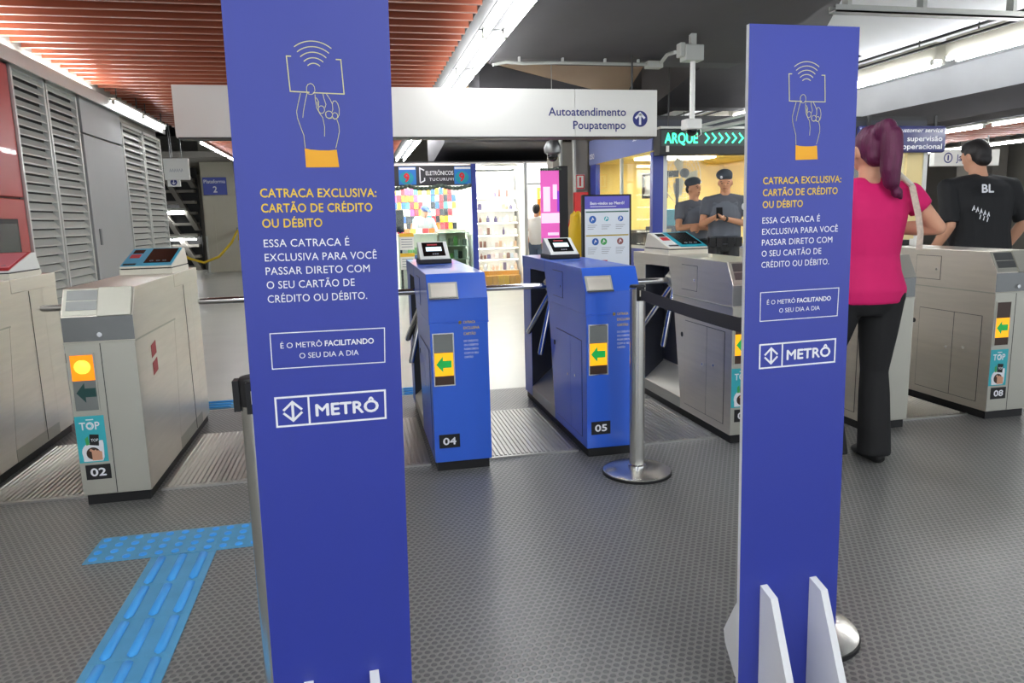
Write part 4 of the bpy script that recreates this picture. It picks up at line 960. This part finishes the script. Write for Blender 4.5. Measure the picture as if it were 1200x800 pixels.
for j, z in enumerate((.045, .315, .565, .815)):
    for i in range(6):
        goods('boxed_item', 'small dark boxed item in the greenish glass display case', 'box', 'small boxes in the glass display case', 1.62+.09*i, SY+.5, z, .07, .06, random.uniform(.1, .18), random.choice(['goods8', 'concrete_mid', 'pale3', 'louver_grey', 'concrete_pillar', 'concrete_dark']))
for j in range(6):
    for i in range(18):
        goods('hanging_packet', 'colourful packet hanging on the back wall of the electronics shop', 'packet', 'packets on the electronics shop wall', .58+.086*i, SY+1.64, 1.12+.14*j, .076, .03, .128, random.choice(['goods0', 'goods1', 'goods4', 'goods5', 'goods3', 'goods6', 'pale2', 'goods9', 'goods2', 'goods7', 'goods0', 'goods4']), 'packet')
for i in range(6): goods('boxed_item', 'red or orange box on the counter of the electronics shop', 'box', 'boxes on the electronics shop counter', .86+.12*i, SY+.62, 1.06, .1, .1, .09, ['goods0', 'goods6', 'goods3', 'pale2', 'goods0', 'goods6'][i])
for j in range(3):
    for i in range(5): goods('boxed_item', 'small box stacked at the front of the electronics shop counter', 'box', 'small boxes before the electronics shop counter', 1.0+.09*i, SY+.22, .55+.14*j-.14, .08, .07, .12, random.choice(['goods7', 'goods2', 'goods8', 'pale1', 'goods0']))
t = thing('stack_stand', 'white stand carrying the small boxes before the counter', 'stand', (1.22, SY+.22, 0))
b = MB(); b.box((-.25, -.08, 0), (.25, .08, .40)); b.build('body', 'shop_white', t)
b = MB(); b.box((-.26, -.09, .40), (.26, .09, .41)); b.build('top', 'shop_white', t)
t = thing('loudspeaker', 'black loudspeaker at the left inside the electronics shop', 'loudspeaker', (.83, SY+.12, 0))
b = MB(); b.box((-.07, -.06, 1.10), (.07, .08, 1.50)); b.build('cabinet', 'black', t, bevel=.008)
b = MB(); b.cyl((0, -.062, 1.2), (0, -.058, 1.2), .05, n=18); b.cyl((0, -.062, 1.38), (0, -.058, 1.38), .05, n=18); b.build('cone', 'fixture_dark', t)
b = MB(); b.cyl((0, 0, .02), (0, 0, 1.1), .02, n=10); b.lathe([(.12, 0), (.12, .02), (.02, .03)], n=16); b.build('stand', 'black', t)
for k, z in enumerate((.42, .78)):
    t = thing('price_poster', ('lower' if k == 0 else 'upper')+' of two yellow and white posters in the electronics shop window', 'poster', (.93, SY-.012, z))
    b = MB(); b.box((-.13, 0, 0), (.13, .008, .30)); b.build('sheet', 'shop_white', t)
    b = MB(); b.box((-.13, -.002, .235), (.13, 0, .30)); b.build('yellow_heading', 'goods3', t)
    b = MB(front(0, -.001, 0))
    for r in range(4): b.ribbon([(-.1, .19-.045*r), (.1, .19-.045*r)], .012)
    b.build('print', 'type_grey', t)
# bright shelf shop
t = thing('shelf_unit', 'brightly lit white shelf unit filled with small goods behind glass', 'shelf unit', (2.69, SY+.55, 0))
b = MB(); b.box((-.42, .18, .06), (.42, .22, 2.2)); b.build('back', 'shop_white', t)
SZ = [.30, .52, .74, .98, 1.22, 1.46, 1.70]
for z in SZ:
    b = MB(); b.box((-.42, -.12, z), (.42, .18, z+.015)); sh_ = b.build('shelf', 'shop_white', t)
    b = MB(); b.box((-.41, -.11, z-.012), (.41, -.09, z)); b.build('added_glow_strip', 'glow_soft2', sh_)  # glowing strip added under each shelf to brighten the goods
b = MB(); b.box((-.42, -.14, .06), (.42, .18, .30)); b.build('plinth', 'wood_orange', t)
for z in SZ:
    for i in range(11):
        k = random.choice(['box', 'bottle', 'packet'])
        goods('small_item', 'small pale item on the brightly lit shelf unit', 'goods', 'goods on the bright shelves', 2.69-.38+.076*i, SY+.5+random.uniform(-.03, .03), z+.015, random.uniform(.045, .065), .05, random.uniform(.07, .15), random.choice(['pale0', 'pale0', 'pale1', 'pale2', 'pale3', 'pale4', 'pale5', 'pale6']), k)
for i in range(7): goods('yellow_box', 'yellow box in the row along the bottom of the bright shop front', 'box', 'yellow boxes along the bottom of the bright shop', 2.36+.11*i, SY+.18, .0, .10, .12, .23, random.choice(['goods3', 'wood_orange', 'goods3']))
b = MB(); b.box((2.245, SY, .06), (3.14, SY+.008, 2.26)); tag(b.build('shop_window', 'glass'), 'glass front of the brightly lit shelf shop', 'shop window')
t = thing('shop_fascia', 'glowing white fascia above the third shop doorway', 'sign', (3.55, SY, 1.94))
b = MB(); b.box((-.34, -.04, 0), (.36, .02, .33)); b.build('panel', 'glow_soft', t)
b = MB(); b.box((-.34, -.05, -.03), (.36, .02, 0)); b.build('rail', 'trim_metal', t)
t = thing('snack_rack', 'rack of orange snack packets at the right of the third shop doorway', 'rack', (3.74, SY+.5, 0))
b = MB(); b.box((-.18, .12, .02), (.18, .15, 1.88)); b.build('back', 'wood_orange', t)
for j in range(8):
    b = MB(); b.box((-.18, -.1, .12+.22*j), (.18, .12, .135+.22*j)); b.build('shelf', 'wood_orange', t)
for j in range(8):
    for i in range(3): goods('snack_packet', 'orange or yellow snack packet on the rack in the third shop', 'packet', 'snack packets on the orange rack', 3.63+.11*i, SY+.48, .136+.22*j, .095, .06, .15, random.choice(['goods3', 'wood_orange', 'goods6', 'goods9']), 'packet')
# ------------------------------------------------------------------ people
def fuse(mb, name, mm, parent=None, voxel=.010, it=4, fac=.5, label=None):
    """one continuous skin over overlapping closed volumes"""
    me = mb.mesh(name, [mm]); o = bpy.data.objects.new(name, me); C.objects.link(o)
    r = o.modifiers.new('skin', 'REMESH'); r.mode = 'VOXEL'; r.voxel_size = voxel; r.use_smooth_shade = True
    s = o.modifiers.new('soft', 'SMOOTH'); s.iterations = it; s.factor = fac
    dg = bpy.context.evaluated_depsgraph_get(); dg.update()
    new = bpy.data.meshes.new_from_object(o.evaluated_get(dg), depsgraph=dg)
    o.modifiers.clear(); o.data = new; bpy.data.meshes.remove(me)
    new.polygons.foreach_set('use_smooth', [True]*len(new.polygons))
    if not new.materials: new.materials.append(MATS[mm])
    if parent: o.parent = parent
    if label: o['label'] = label
    return o
def person(label, loc, rz, H, skin, shirt, trousers, arms, legs=None, female=False, head=(0, 0), lean=0.0, sleeve=.55, voxel=.010, wide=1.0, hair='hair_dark', hips=1.0, shirt_low=.86, neck_fwd=0.0, shoes='black'):
    k = H/1.75
    base = Matrix.Translation(loc) @ Matrix.Rotation(rz, 4, 'Z') @ Matrix.Scale(k, 4)
    LEAN = Matrix.Translation((0, 0, .95)) @ Matrix.Rotation(lean, 4, 'X') @ Matrix.Translation((0, 0, -.95))
    inv = Matrix.Translation(loc) @ Matrix.Rotation(rz, 4, 'Z')
    loc0 = Matrix.Scale(k, 4)                 # geometry is local to the person's own origin at the feet
    def ell(cx, cy, z, rx, ry, n=20): return [(cx+rx*math.cos(2*math.pi*i/n), cy+ry*math.sin(2*math.pi*i/n), z) for i in range(n)]
    sh = .185*wide
    if female: sec = [(.80, .12, .10), (.86, .175*hips, .125), (.93, .185*hips, .135), (1.02, .155*hips, .115), (1.10, .135*wide, .105), (1.20, .145*wide, .115), (1.30, .16*wide, .12), (1.38, .165*wide, .10), (1.43, .13*wide, .08), (1.465, .06, .055), (1.50, .05, .052), (1.56, .05, .052)]
    else: sec = [(.80, .12, .10), (.88, .165, .115), (.95, .165*wide, .118), (1.08, .155*wide, .115), (1.20, .165*wide, .12), (1.31, .178*wide, .122), (1.40, .178*wide, .10), (1.445, .13*wide, .08), (1.475, .066, .062), (1.51, .058, .058), (1.56, .057, .058)]
    def torso(mb, g, z0, z1):
        mb.loft([ell(0, .0 if z < 1.44 else -neck_fwd*(z-1.44)*6, z, rx+g, ry+g) for z, rx, ry in sec if z0 <= z <= z1])
        for sg in (-1, 1): mb.tube([(sg*.03, 0, 1.455), (sg*sh*.55, 0, 1.432), (sg*sh*.98, 0, 1.402)], [(.055+g, .035+g), (.062+g, .042+g), (.056+g, .052+g)], 14)
    NB = Vector((0, -neck_fwd*.5, 1.50))
    HM = Matrix.Translation(NB) @ Matrix.Rotation(head[0], 4, 'Z') @ Matrix.Rotation(head[1], 4, 'X') @ Matrix.Translation((0, 0, -1.50))
    S_ = {}
    for sgn, side_ in ((-1, 'R'), (1, 'L')): S_[side_] = Vector((sgn*sh, 0, 1.405))
    def arm(mb, side_, part='all', g=0.0):
        s_ = S_[side_]; e, w = Vector(arms[side_][0]), Vector(arms[side_][1])
        if part == 'sleeve':
            q = s_+(e-s_)*sleeve
            mb.tube([s_+(s_-e)*.02, s_+(e-s_)*.2, q], [.058+g, .056+g, .052+g], 14); mb.ball(s_, .058+g, 12); return
        if part == 'long':
            mb.ball(s_, .058+g, 12); mb.tube([s_, (s_+e)/2, e], [.055+g, .05+g, .046+g], 14); mb.ball(e, .045+g, 12); mb.tube([e, w], [.045+g, .035+g], 14); return
        mb.ball(s_, .052, 12); mb.tube([s_, s_+(e-s_)*.45, e], [.050, .047, .038], 14); mb.ball(e, .038, 12)
        mb.tube([e, e+(w-e)*.3, w], [.038, .040, .026], 14)
        d = (w-e).normalized(); up = Vector(arms[side_][2]) if len(arms[side_]) > 2 else Vector((0, 0, 1))
        a = d.cross(up); a = a.normalized() if a.length > .01 else Vector((1, 0, 0)); nn = a.cross(d).normalized()
        curl = arms[side_][3] if len(arms[side_]) > 3 else .5
        mb.tube([w-d*.01, w+d*.03, w+d*.085], [(.024, .018), (.038, .016), (.040, .014)], 12, up=tuple(nn))
        for i, (off, ln) in enumerate(((-.030, .068), (-.010, .078), (.010, .074), (.029, .058))):
            p0 = w+d*.078+a*off; d1 = (d*math.cos(curl)-nn*math.sin(curl)); d2 = (d*math.cos(curl*2.1)-nn*math.sin(curl*2.1))
            p1 = p0+d1*ln*.5; mb.tube([p0-d*.012, p0, p1, p1+d2*ln*.5], [.0095, .0095, .009, .007], 8)
        th = (d*.6+a*(-.8)-nn*.25).normalized(); p0 = w+d*.025-a*.026
        mb.tube([p0, p0+th*.035, p0+(th*.6+d*.5).normalized()*.07], [.012, .0105, .008], 8)
    hipx = .09*(hips if female else 1)
    legs_ = legs or {'R': ((-.10, 0, .49), (-.105, .02, .08)), 'L': ((.10, 0, .49), (.105, .02, .08))}
    def leg(mb, side_, g=0.0, shoe=False, bottom=0.0):
        sgn = -1 if side_ == 'R' else 1; h = Vector((sgn*hipx, 0, .90)); kn, an = Vector(legs_[side_][0]), Vector(legs_[side_][1])
        f = .05*bottom
        if not shoe:
            mb.ball(h, .092*hips+g, 14); mb.tube([h, h+(kn-h)*.5, kn], [.09*hips+g, .078*(1+.5*(hips-1))+g, .058+g], 16); mb.ball(kn, .058+g, 12)
            mb.tube([kn, kn+(an-kn)*.3, an+(an-kn)*(.09 if bottom else 0)], [.058+g, .056+g+f*.2, .038+g+f*.7], 16)
        else:
            s8 = .8 if g == 0 else 1.0; zb = an.z-.077
            st = ((.078, .020, .024), (.062, .034, .036), (.0, .040, .044), (-.075, .046, .034), (-.135, .038, .026), (-.165, .024, .018), (-.176, .006, .008))
            mb.tube([(an.x, an.y-.01+y_*s8, zb+rz_) for y_, rx_, rz_ in st], [(rx_*s8, rz_*s8) for y_, rx_, rz_ in st], 16, up=(0, 0, 1))
    TB = loc0 @ LEAN
    mb = MB(TB); torso(mb, 0, .8, 1.6)
    for s_ in 'RL': arm(mb, s_)
    mb.T = TB @ HM
    mb.ball((0, -.002, 1.635), (.076, .094, .105), 20); mb.ball((0, -.034, 1.575), (.056, .056, .052), 16); mb.tube([(0, .01, 1.49), (0, 0, 1.58)], [.055 if not female else .048, .055 if not female else .048], 14)
    mb.tube([(0, -.088, 1.645), (0, -.106, 1.612), (0, -.094, 1.605)], [.009, .014, .010], 8); mb.ball((0, -.085, 1.655), (.05, .02, .014), 12)
    for sx in (-1, 1): mb.ball((sx*.078, .006, 1.622), (.012, .022, .032), 10)
    mb.T = loc0.copy()
    for s_ in 'RL': leg(mb, s_); leg(mb, s_, shoe=True)
    body = fuse(mb, 'person', skin, voxel=voxel*.75, it=3)
    body.matrix_world = inv; tag(body, label, 'person')
    def fm(): return MB(TB @ HM)
    # face
    for sx in (-1, 1):
        mb = fm(); mb.ball((sx*.031, -.083, 1.635), (.013, .010, .007), 10); mb.build('eye', 'eye', body, smooth=True)
        mb = fm(); mb.tube([(sx*.015, -.094, 1.655), (sx*.033, -.091, 1.660), (sx*.052, -.078, 1.653)], .0045, 6); mb.build('eyebrow', hair, body, smooth=True)
    mb = fm(); mb.tube([(-.024, -.080, 1.573), (0, -.090, 1.575), (.024, -.080, 1.573)], [.003, .006, .003], 8); mb.build('mouth', 'lips', body, smooth=True)
    # clothes
    mb = MB(TB); torso(mb, .014, shirt_low-.02, 1.47 if female else 1.48)
    for s_ in 'RL': arm(mb, s_, 'sleeve' if sleeve < 1 else 'long', .010)
    fuse(mb, 'shirt', shirt, body, voxel=voxel, it=4)
    mb = MB(loc0.copy()); mb.loft([ell(0, 0, z, rx+.008, ry+.008) for z, rx, ry in sec if z <= 1.0])
    for s_ in 'RL': leg(mb, s_, .012, bottom=1.0)
    fuse(mb, 'trousers', trousers, body, voxel=voxel, it=4)
    for s_ in 'RL':
        mb = MB(loc0.copy()); leg(mb, s_, g=.01, shoe=True)
        mb.build('shoe', shoes, body, smooth=True)
    return body, TB, HM, MB
def hair_cap(body, TB, HM, mm, extra=None, name='hair', low=1.60):
    mb = MB(TB @ HM); mb.ball((0, .016, 1.652), (.083, .094, .104), 20); mb.ball((0, .055, 1.60), (.066, .05, .06), 14)
    if extra: extra(mb)
    return fuse(mb, name, mm, body, voxel=.008, it=3)

# woman walking away towards the gates
wb, TB, HM, _ = person('woman in bright pink top and black trousers with long purple ponytail, seen from behind', (2.50, 3.22, 0), math.pi-.10, 1.70, 'skin', 'shirt_pink', 'pants_black',
    {'R': ((-.375, .03, 1.235), (-.17, -.23, 1.235), (0, 0, 1), .6), 'L': ((.32, .0, 1.16), (.22, -.2, 1.12), (0, 0, 1), .6)},
    legs={'R': ((-.095, -.01, .49), (-.09, .035, .08)), 'L': ((.15, -.10, .50), (.155, .03, .09))}, female=True, sleeve=.42, voxel=.010, wide=1.22, hips=1.16, shirt_low=.86, head=(.08, .05), hair='hair_purple')
def tail(mb):
    mb.ball((.0, .10, 1.705), (.05, .055, .05), 14)
    pts = [(.02, .08, 1.715), (.0, .125, 1.722), (-.010, .148, 1.68), (-.008, .150, 1.60), (-.006, .146, 1.52), (-.018, .142, 1.46), (-.05, .14, 1.41), (-.085, .135, 1.375)]; rr = [.04, .046, .050, .052, .048, .040, .028, .006]
    mb.tube(pts, rr, 14)
    for p_, r_ in zip(pts[1:7], rr[1:7]): mb.ball(p_, r_, 12)
hair_cap(wb, TB, HM, 'hair_purple', tail)
t = thing('shoulder_strap', 'beige patterned bag strap over the right shoulder of the woman in pink', 'bag strap', (0, 0, 0))
b = MB(); Mx = wb.matrix_world
pts = [(-.145, -.06, 1.435), (-.15, .01, 1.468), (-.165, .095, 1.405), (-.185, .125, 1.27), (-.20, .13, 1.18), (-.205, .12, 1.10)]
ptsw = [Mx @ Vector(p) for p in pts]
b.tube([tuple(p) for p in ptsw], [(.018, .004)]*len(pts), 10, up=(0, 1, 0.3)); b.build('strap', 'strap_beige', t, smooth=True)
b = MB(); b.tube([tuple(ptsw[1]), tuple(ptsw[2])], [(.012, .014)]*2, 8, up=(0, 1, .3)); b.build('buckle', 'cream_plastic', t)

# man in black behind gate 08
mbod, TB, HM, _ = person('man in a black shirt with white print on the back, standing beyond gate 08', (4.60, 4.66, 0), math.pi-.02, 1.80, 'skin', 'shirt_black', 'pants_black',
    {'R': ((-.34, .04, 1.14), (-.30, -.12, .92), (0, 0, 1), .5), 'L': ((.30, .06, 1.13), (.33, -.10, .93), (0, 0, 1), .5)}, wide=1.45, sleeve=.95, lean=.10, neck_fwd=.03, head=(.12, .12), voxel=.011)
hair_cap(mbod, TB, HM, 'hair_dark', lambda mb: mb.ball((0, -.02, 1.70), (.074, .075, .055), 14))
b = MB(TB @ frame((-1,0,0), (0,0,1), (0,1,0), (0, .172, 0))); 
put_text(b, 'BL', -.14, 1.345, .055, .095, bold=.03); b.build('back_print', 'ink_white', mbod); b.v.clear(); b.f.clear(); b.m.clear()
for i in range(5): b.ribbon([(-.22+.03*i, 1.22-.012*i), (-.205+.03*i, 1.25-.012*i), (-.20+.03*i, 1.225-.012*i)], .008)
for i in range(3): b.ribbon([(-.16+.03*i, 1.16-.01*i), (-.15+.03*i, 1.19-.01*i)], .008)
b.build('back_print', 'ink_white', mbod)

# two guards
def badge(body, TB, pt, nrm, r, mm='ink_white'):
    n = Vector(nrm).normalized(); a = n.cross(Vector((0,0,1))).normalized(); u = a.cross(n)*-1
    b = MB(TB @ frame(a, u, n, Vector(pt))); b.loft([[(r*math.cos(2*math.pi*i/16), 1.15*r*math.sin(2*math.pi*i/16), z) for i in range(16)] for z in (-.02, .004)]); b.build('badge', mm, body)
def guard(label, loc, rz, H, arms, head, tilt):
    g, TB, HM, _ = person(label, loc, rz, H, 'skin_tan', 'uniform', 'fixture_dark', arms, wide=1.13, sleeve=.62, head=head, voxel=.011)
    mb = MB(TB); 
    def ell(z, rx, ry, n=24): return [(rx*math.cos(2*math.pi*i/n), ry*math.sin(2*math.pi*i/n), z) for i in range(n)]
    mb.loft([ell(.98, .198, .152), (ell(1.08, .196, .152)), ell(1.22, .200, .154), ell(1.33, .196, .148), ell(1.41, .14, .112)])
    for sx in (-1, 1): mb.tube([(sx*.115, -.10, 1.36), (sx*.12, 0, 1.462), (sx*.115, .10, 1.36)], [(.035, .02)]*3, 10)
    fuse(mb, 'vest', 'vest', g, voxel=.011, it=3)
    mb = MB(TB); mb.loft([ell(.90, .195, .150), ell(.97, .197, .152)]); 
    for a_ in (-2.4, -1.9, -1.2, -.6, .3, 2.6): mb.box((.19*math.cos(a_)-.035, .15*math.sin(a_)-.03, .86), (.19*math.cos(a_)+.035, .15*math.sin(a_)+.03, .97))
    mb.build('duty_belt', 'black', g)
    mb = MB(TB @ HM); mb.lathe([(.083, 0), (.085, .03), (.084, .045)], (0, .002, 1.672), 24); mb.ball((tilt*.012, .010, 1.722), (.098, .112, .068), 20)
    fuse(mb, 'beret', 'beret', g, voxel=.009, it=3)
    mb = MB(TB @ HM); mb.ball((tilt*.04, -.094, 1.71), (.016, .008, .018), 10); mb.build('beret_badge', 'ink_white', g, smooth=True)
    mb = MB(TB @ HM); mb.ball((0, .028, 1.635), (.080, .078, .07), 16); fuse(mb, 'hair', 'hair_dark', g, voxel=.009, it=2)
    return g, TB, HM
g1, TB, HM = guard('guard in grey uniform with arms crossed and dark beret, left of the other guard', (4.36, 8.95, 0), .12, 1.735,
    {'R': ((-.29, -.10, 1.13), (.02, -.235, 1.17), (0, -1, .3), .35), 'L': ((.29, -.10, 1.13), (-.04, -.20, 1.125), (0, -1, .3), .35)}, (.45, -.10), 1)
badge(g1, TB, (.10, -.150, 1.315), (.3, -1, 0), .03); badge(g1, TB, (-.262, -.03, 1.33), (-1, -.5, 0), .035, 'cream_post')
g2, TB, HM = guard('guard in grey uniform and dark beret looking down at the phone in his hands', (4.56, 8.50, 0), -.42, 1.80,
    {'R': ((-.27, -.06, 1.14), (-.12, -.29, 1.22), (.3, .5, 1), .6), 'L': ((.285, -.02, 1.12), (-.03, -.27, 1.20), (-.3, .5, 1), .6)}, (-.12, .22), -1)
badge(g2, TB, (.232, -.062, 1.335), (.45, -1, 0), .042)
b = MB(TB @ Matrix.Translation((-.085, -.355, 1.265)) @ Matrix.Rotation(-.6, 4, 'X')); b.box((-.036, -.005, -.075), (.036, .005, .075)); b.box((-.033, .005, -.07), (.033, .0055, .07), 1)
ph = b.build('smartphone', ['black', 'screen_pale'], bevel=.003); ph.matrix_world = g2.matrix_world; tag(ph, 'dark smartphone held by the guard on the right', 'phone')
b = MB(TB); e, w = Vector((.285, -.02, 1.12)), Vector((-.03, -.27, 1.20)); d = (w-e).normalized(); c_ = w-d*.03; b.tube([c_-d*.014, c_+d*.014], .034, 14); b.build('watch', 'black', g2)
# shop attendant and customer
at, TB, HM, _ = person('attendant in blue cap and grey shirt leaning over the electronics shop counter', (1.33, 14.66, 0), .35, 1.62, 'skin', 'shirt_grey', 'jeans',
    {'R': ((-.27, -.12, 1.14), (-.12, -.32, 1.12), (0, 0, 1), .5), 'L': ((.27, -.12, 1.14), (.10, -.32, 1.12), (0, 0, 1), .5)}, lean=.16, head=(.3, .3), voxel=.014, sleeve=.95)
mb = MB(TB @ HM); mb.ball((0, .005, 1.665), (.088, .10, .085), 16); mb.tube([(0, -.06, 1.685), (0, -.17, 1.67)], [(.07, .012), (.05, .008)], 12); fuse(mb, 'cap', 'cap_blue', at, voxel=.012, it=2)
cu_, TB, HM, _ = person('customer in a white shirt and jeans in the third shop doorway', (3.44, 13.74, 0), math.pi-.5, 1.56, 'skin', 'shop_white', 'jeans',
    {'R': ((-.24, .03, 1.12), (-.22, -.12, .92)), 'L': ((.24, .03, 1.12), (.22, -.12, .92))}, voxel=.014, sleeve=.6)
hair_cap(cu_, TB, HM, 'hair_dark')
# small white dispenser standing on gate 08
t = thing('hand_gel_bottle', 'small white bottle standing on top of gate 08 beside the woman in pink', 'bottle', (3.90, 4.50, 1.037))
b = MB(); b.box((-.03, -.03, 0), (.03, .03, .05)); b.build('body', 'white', t, bevel=.006)
b = MB(); b.lathe([(.016, .05), (.016, .075), (.006, .08), (.006, .10), (.001, .10)], n=12); b.build('cap', 'white', t)
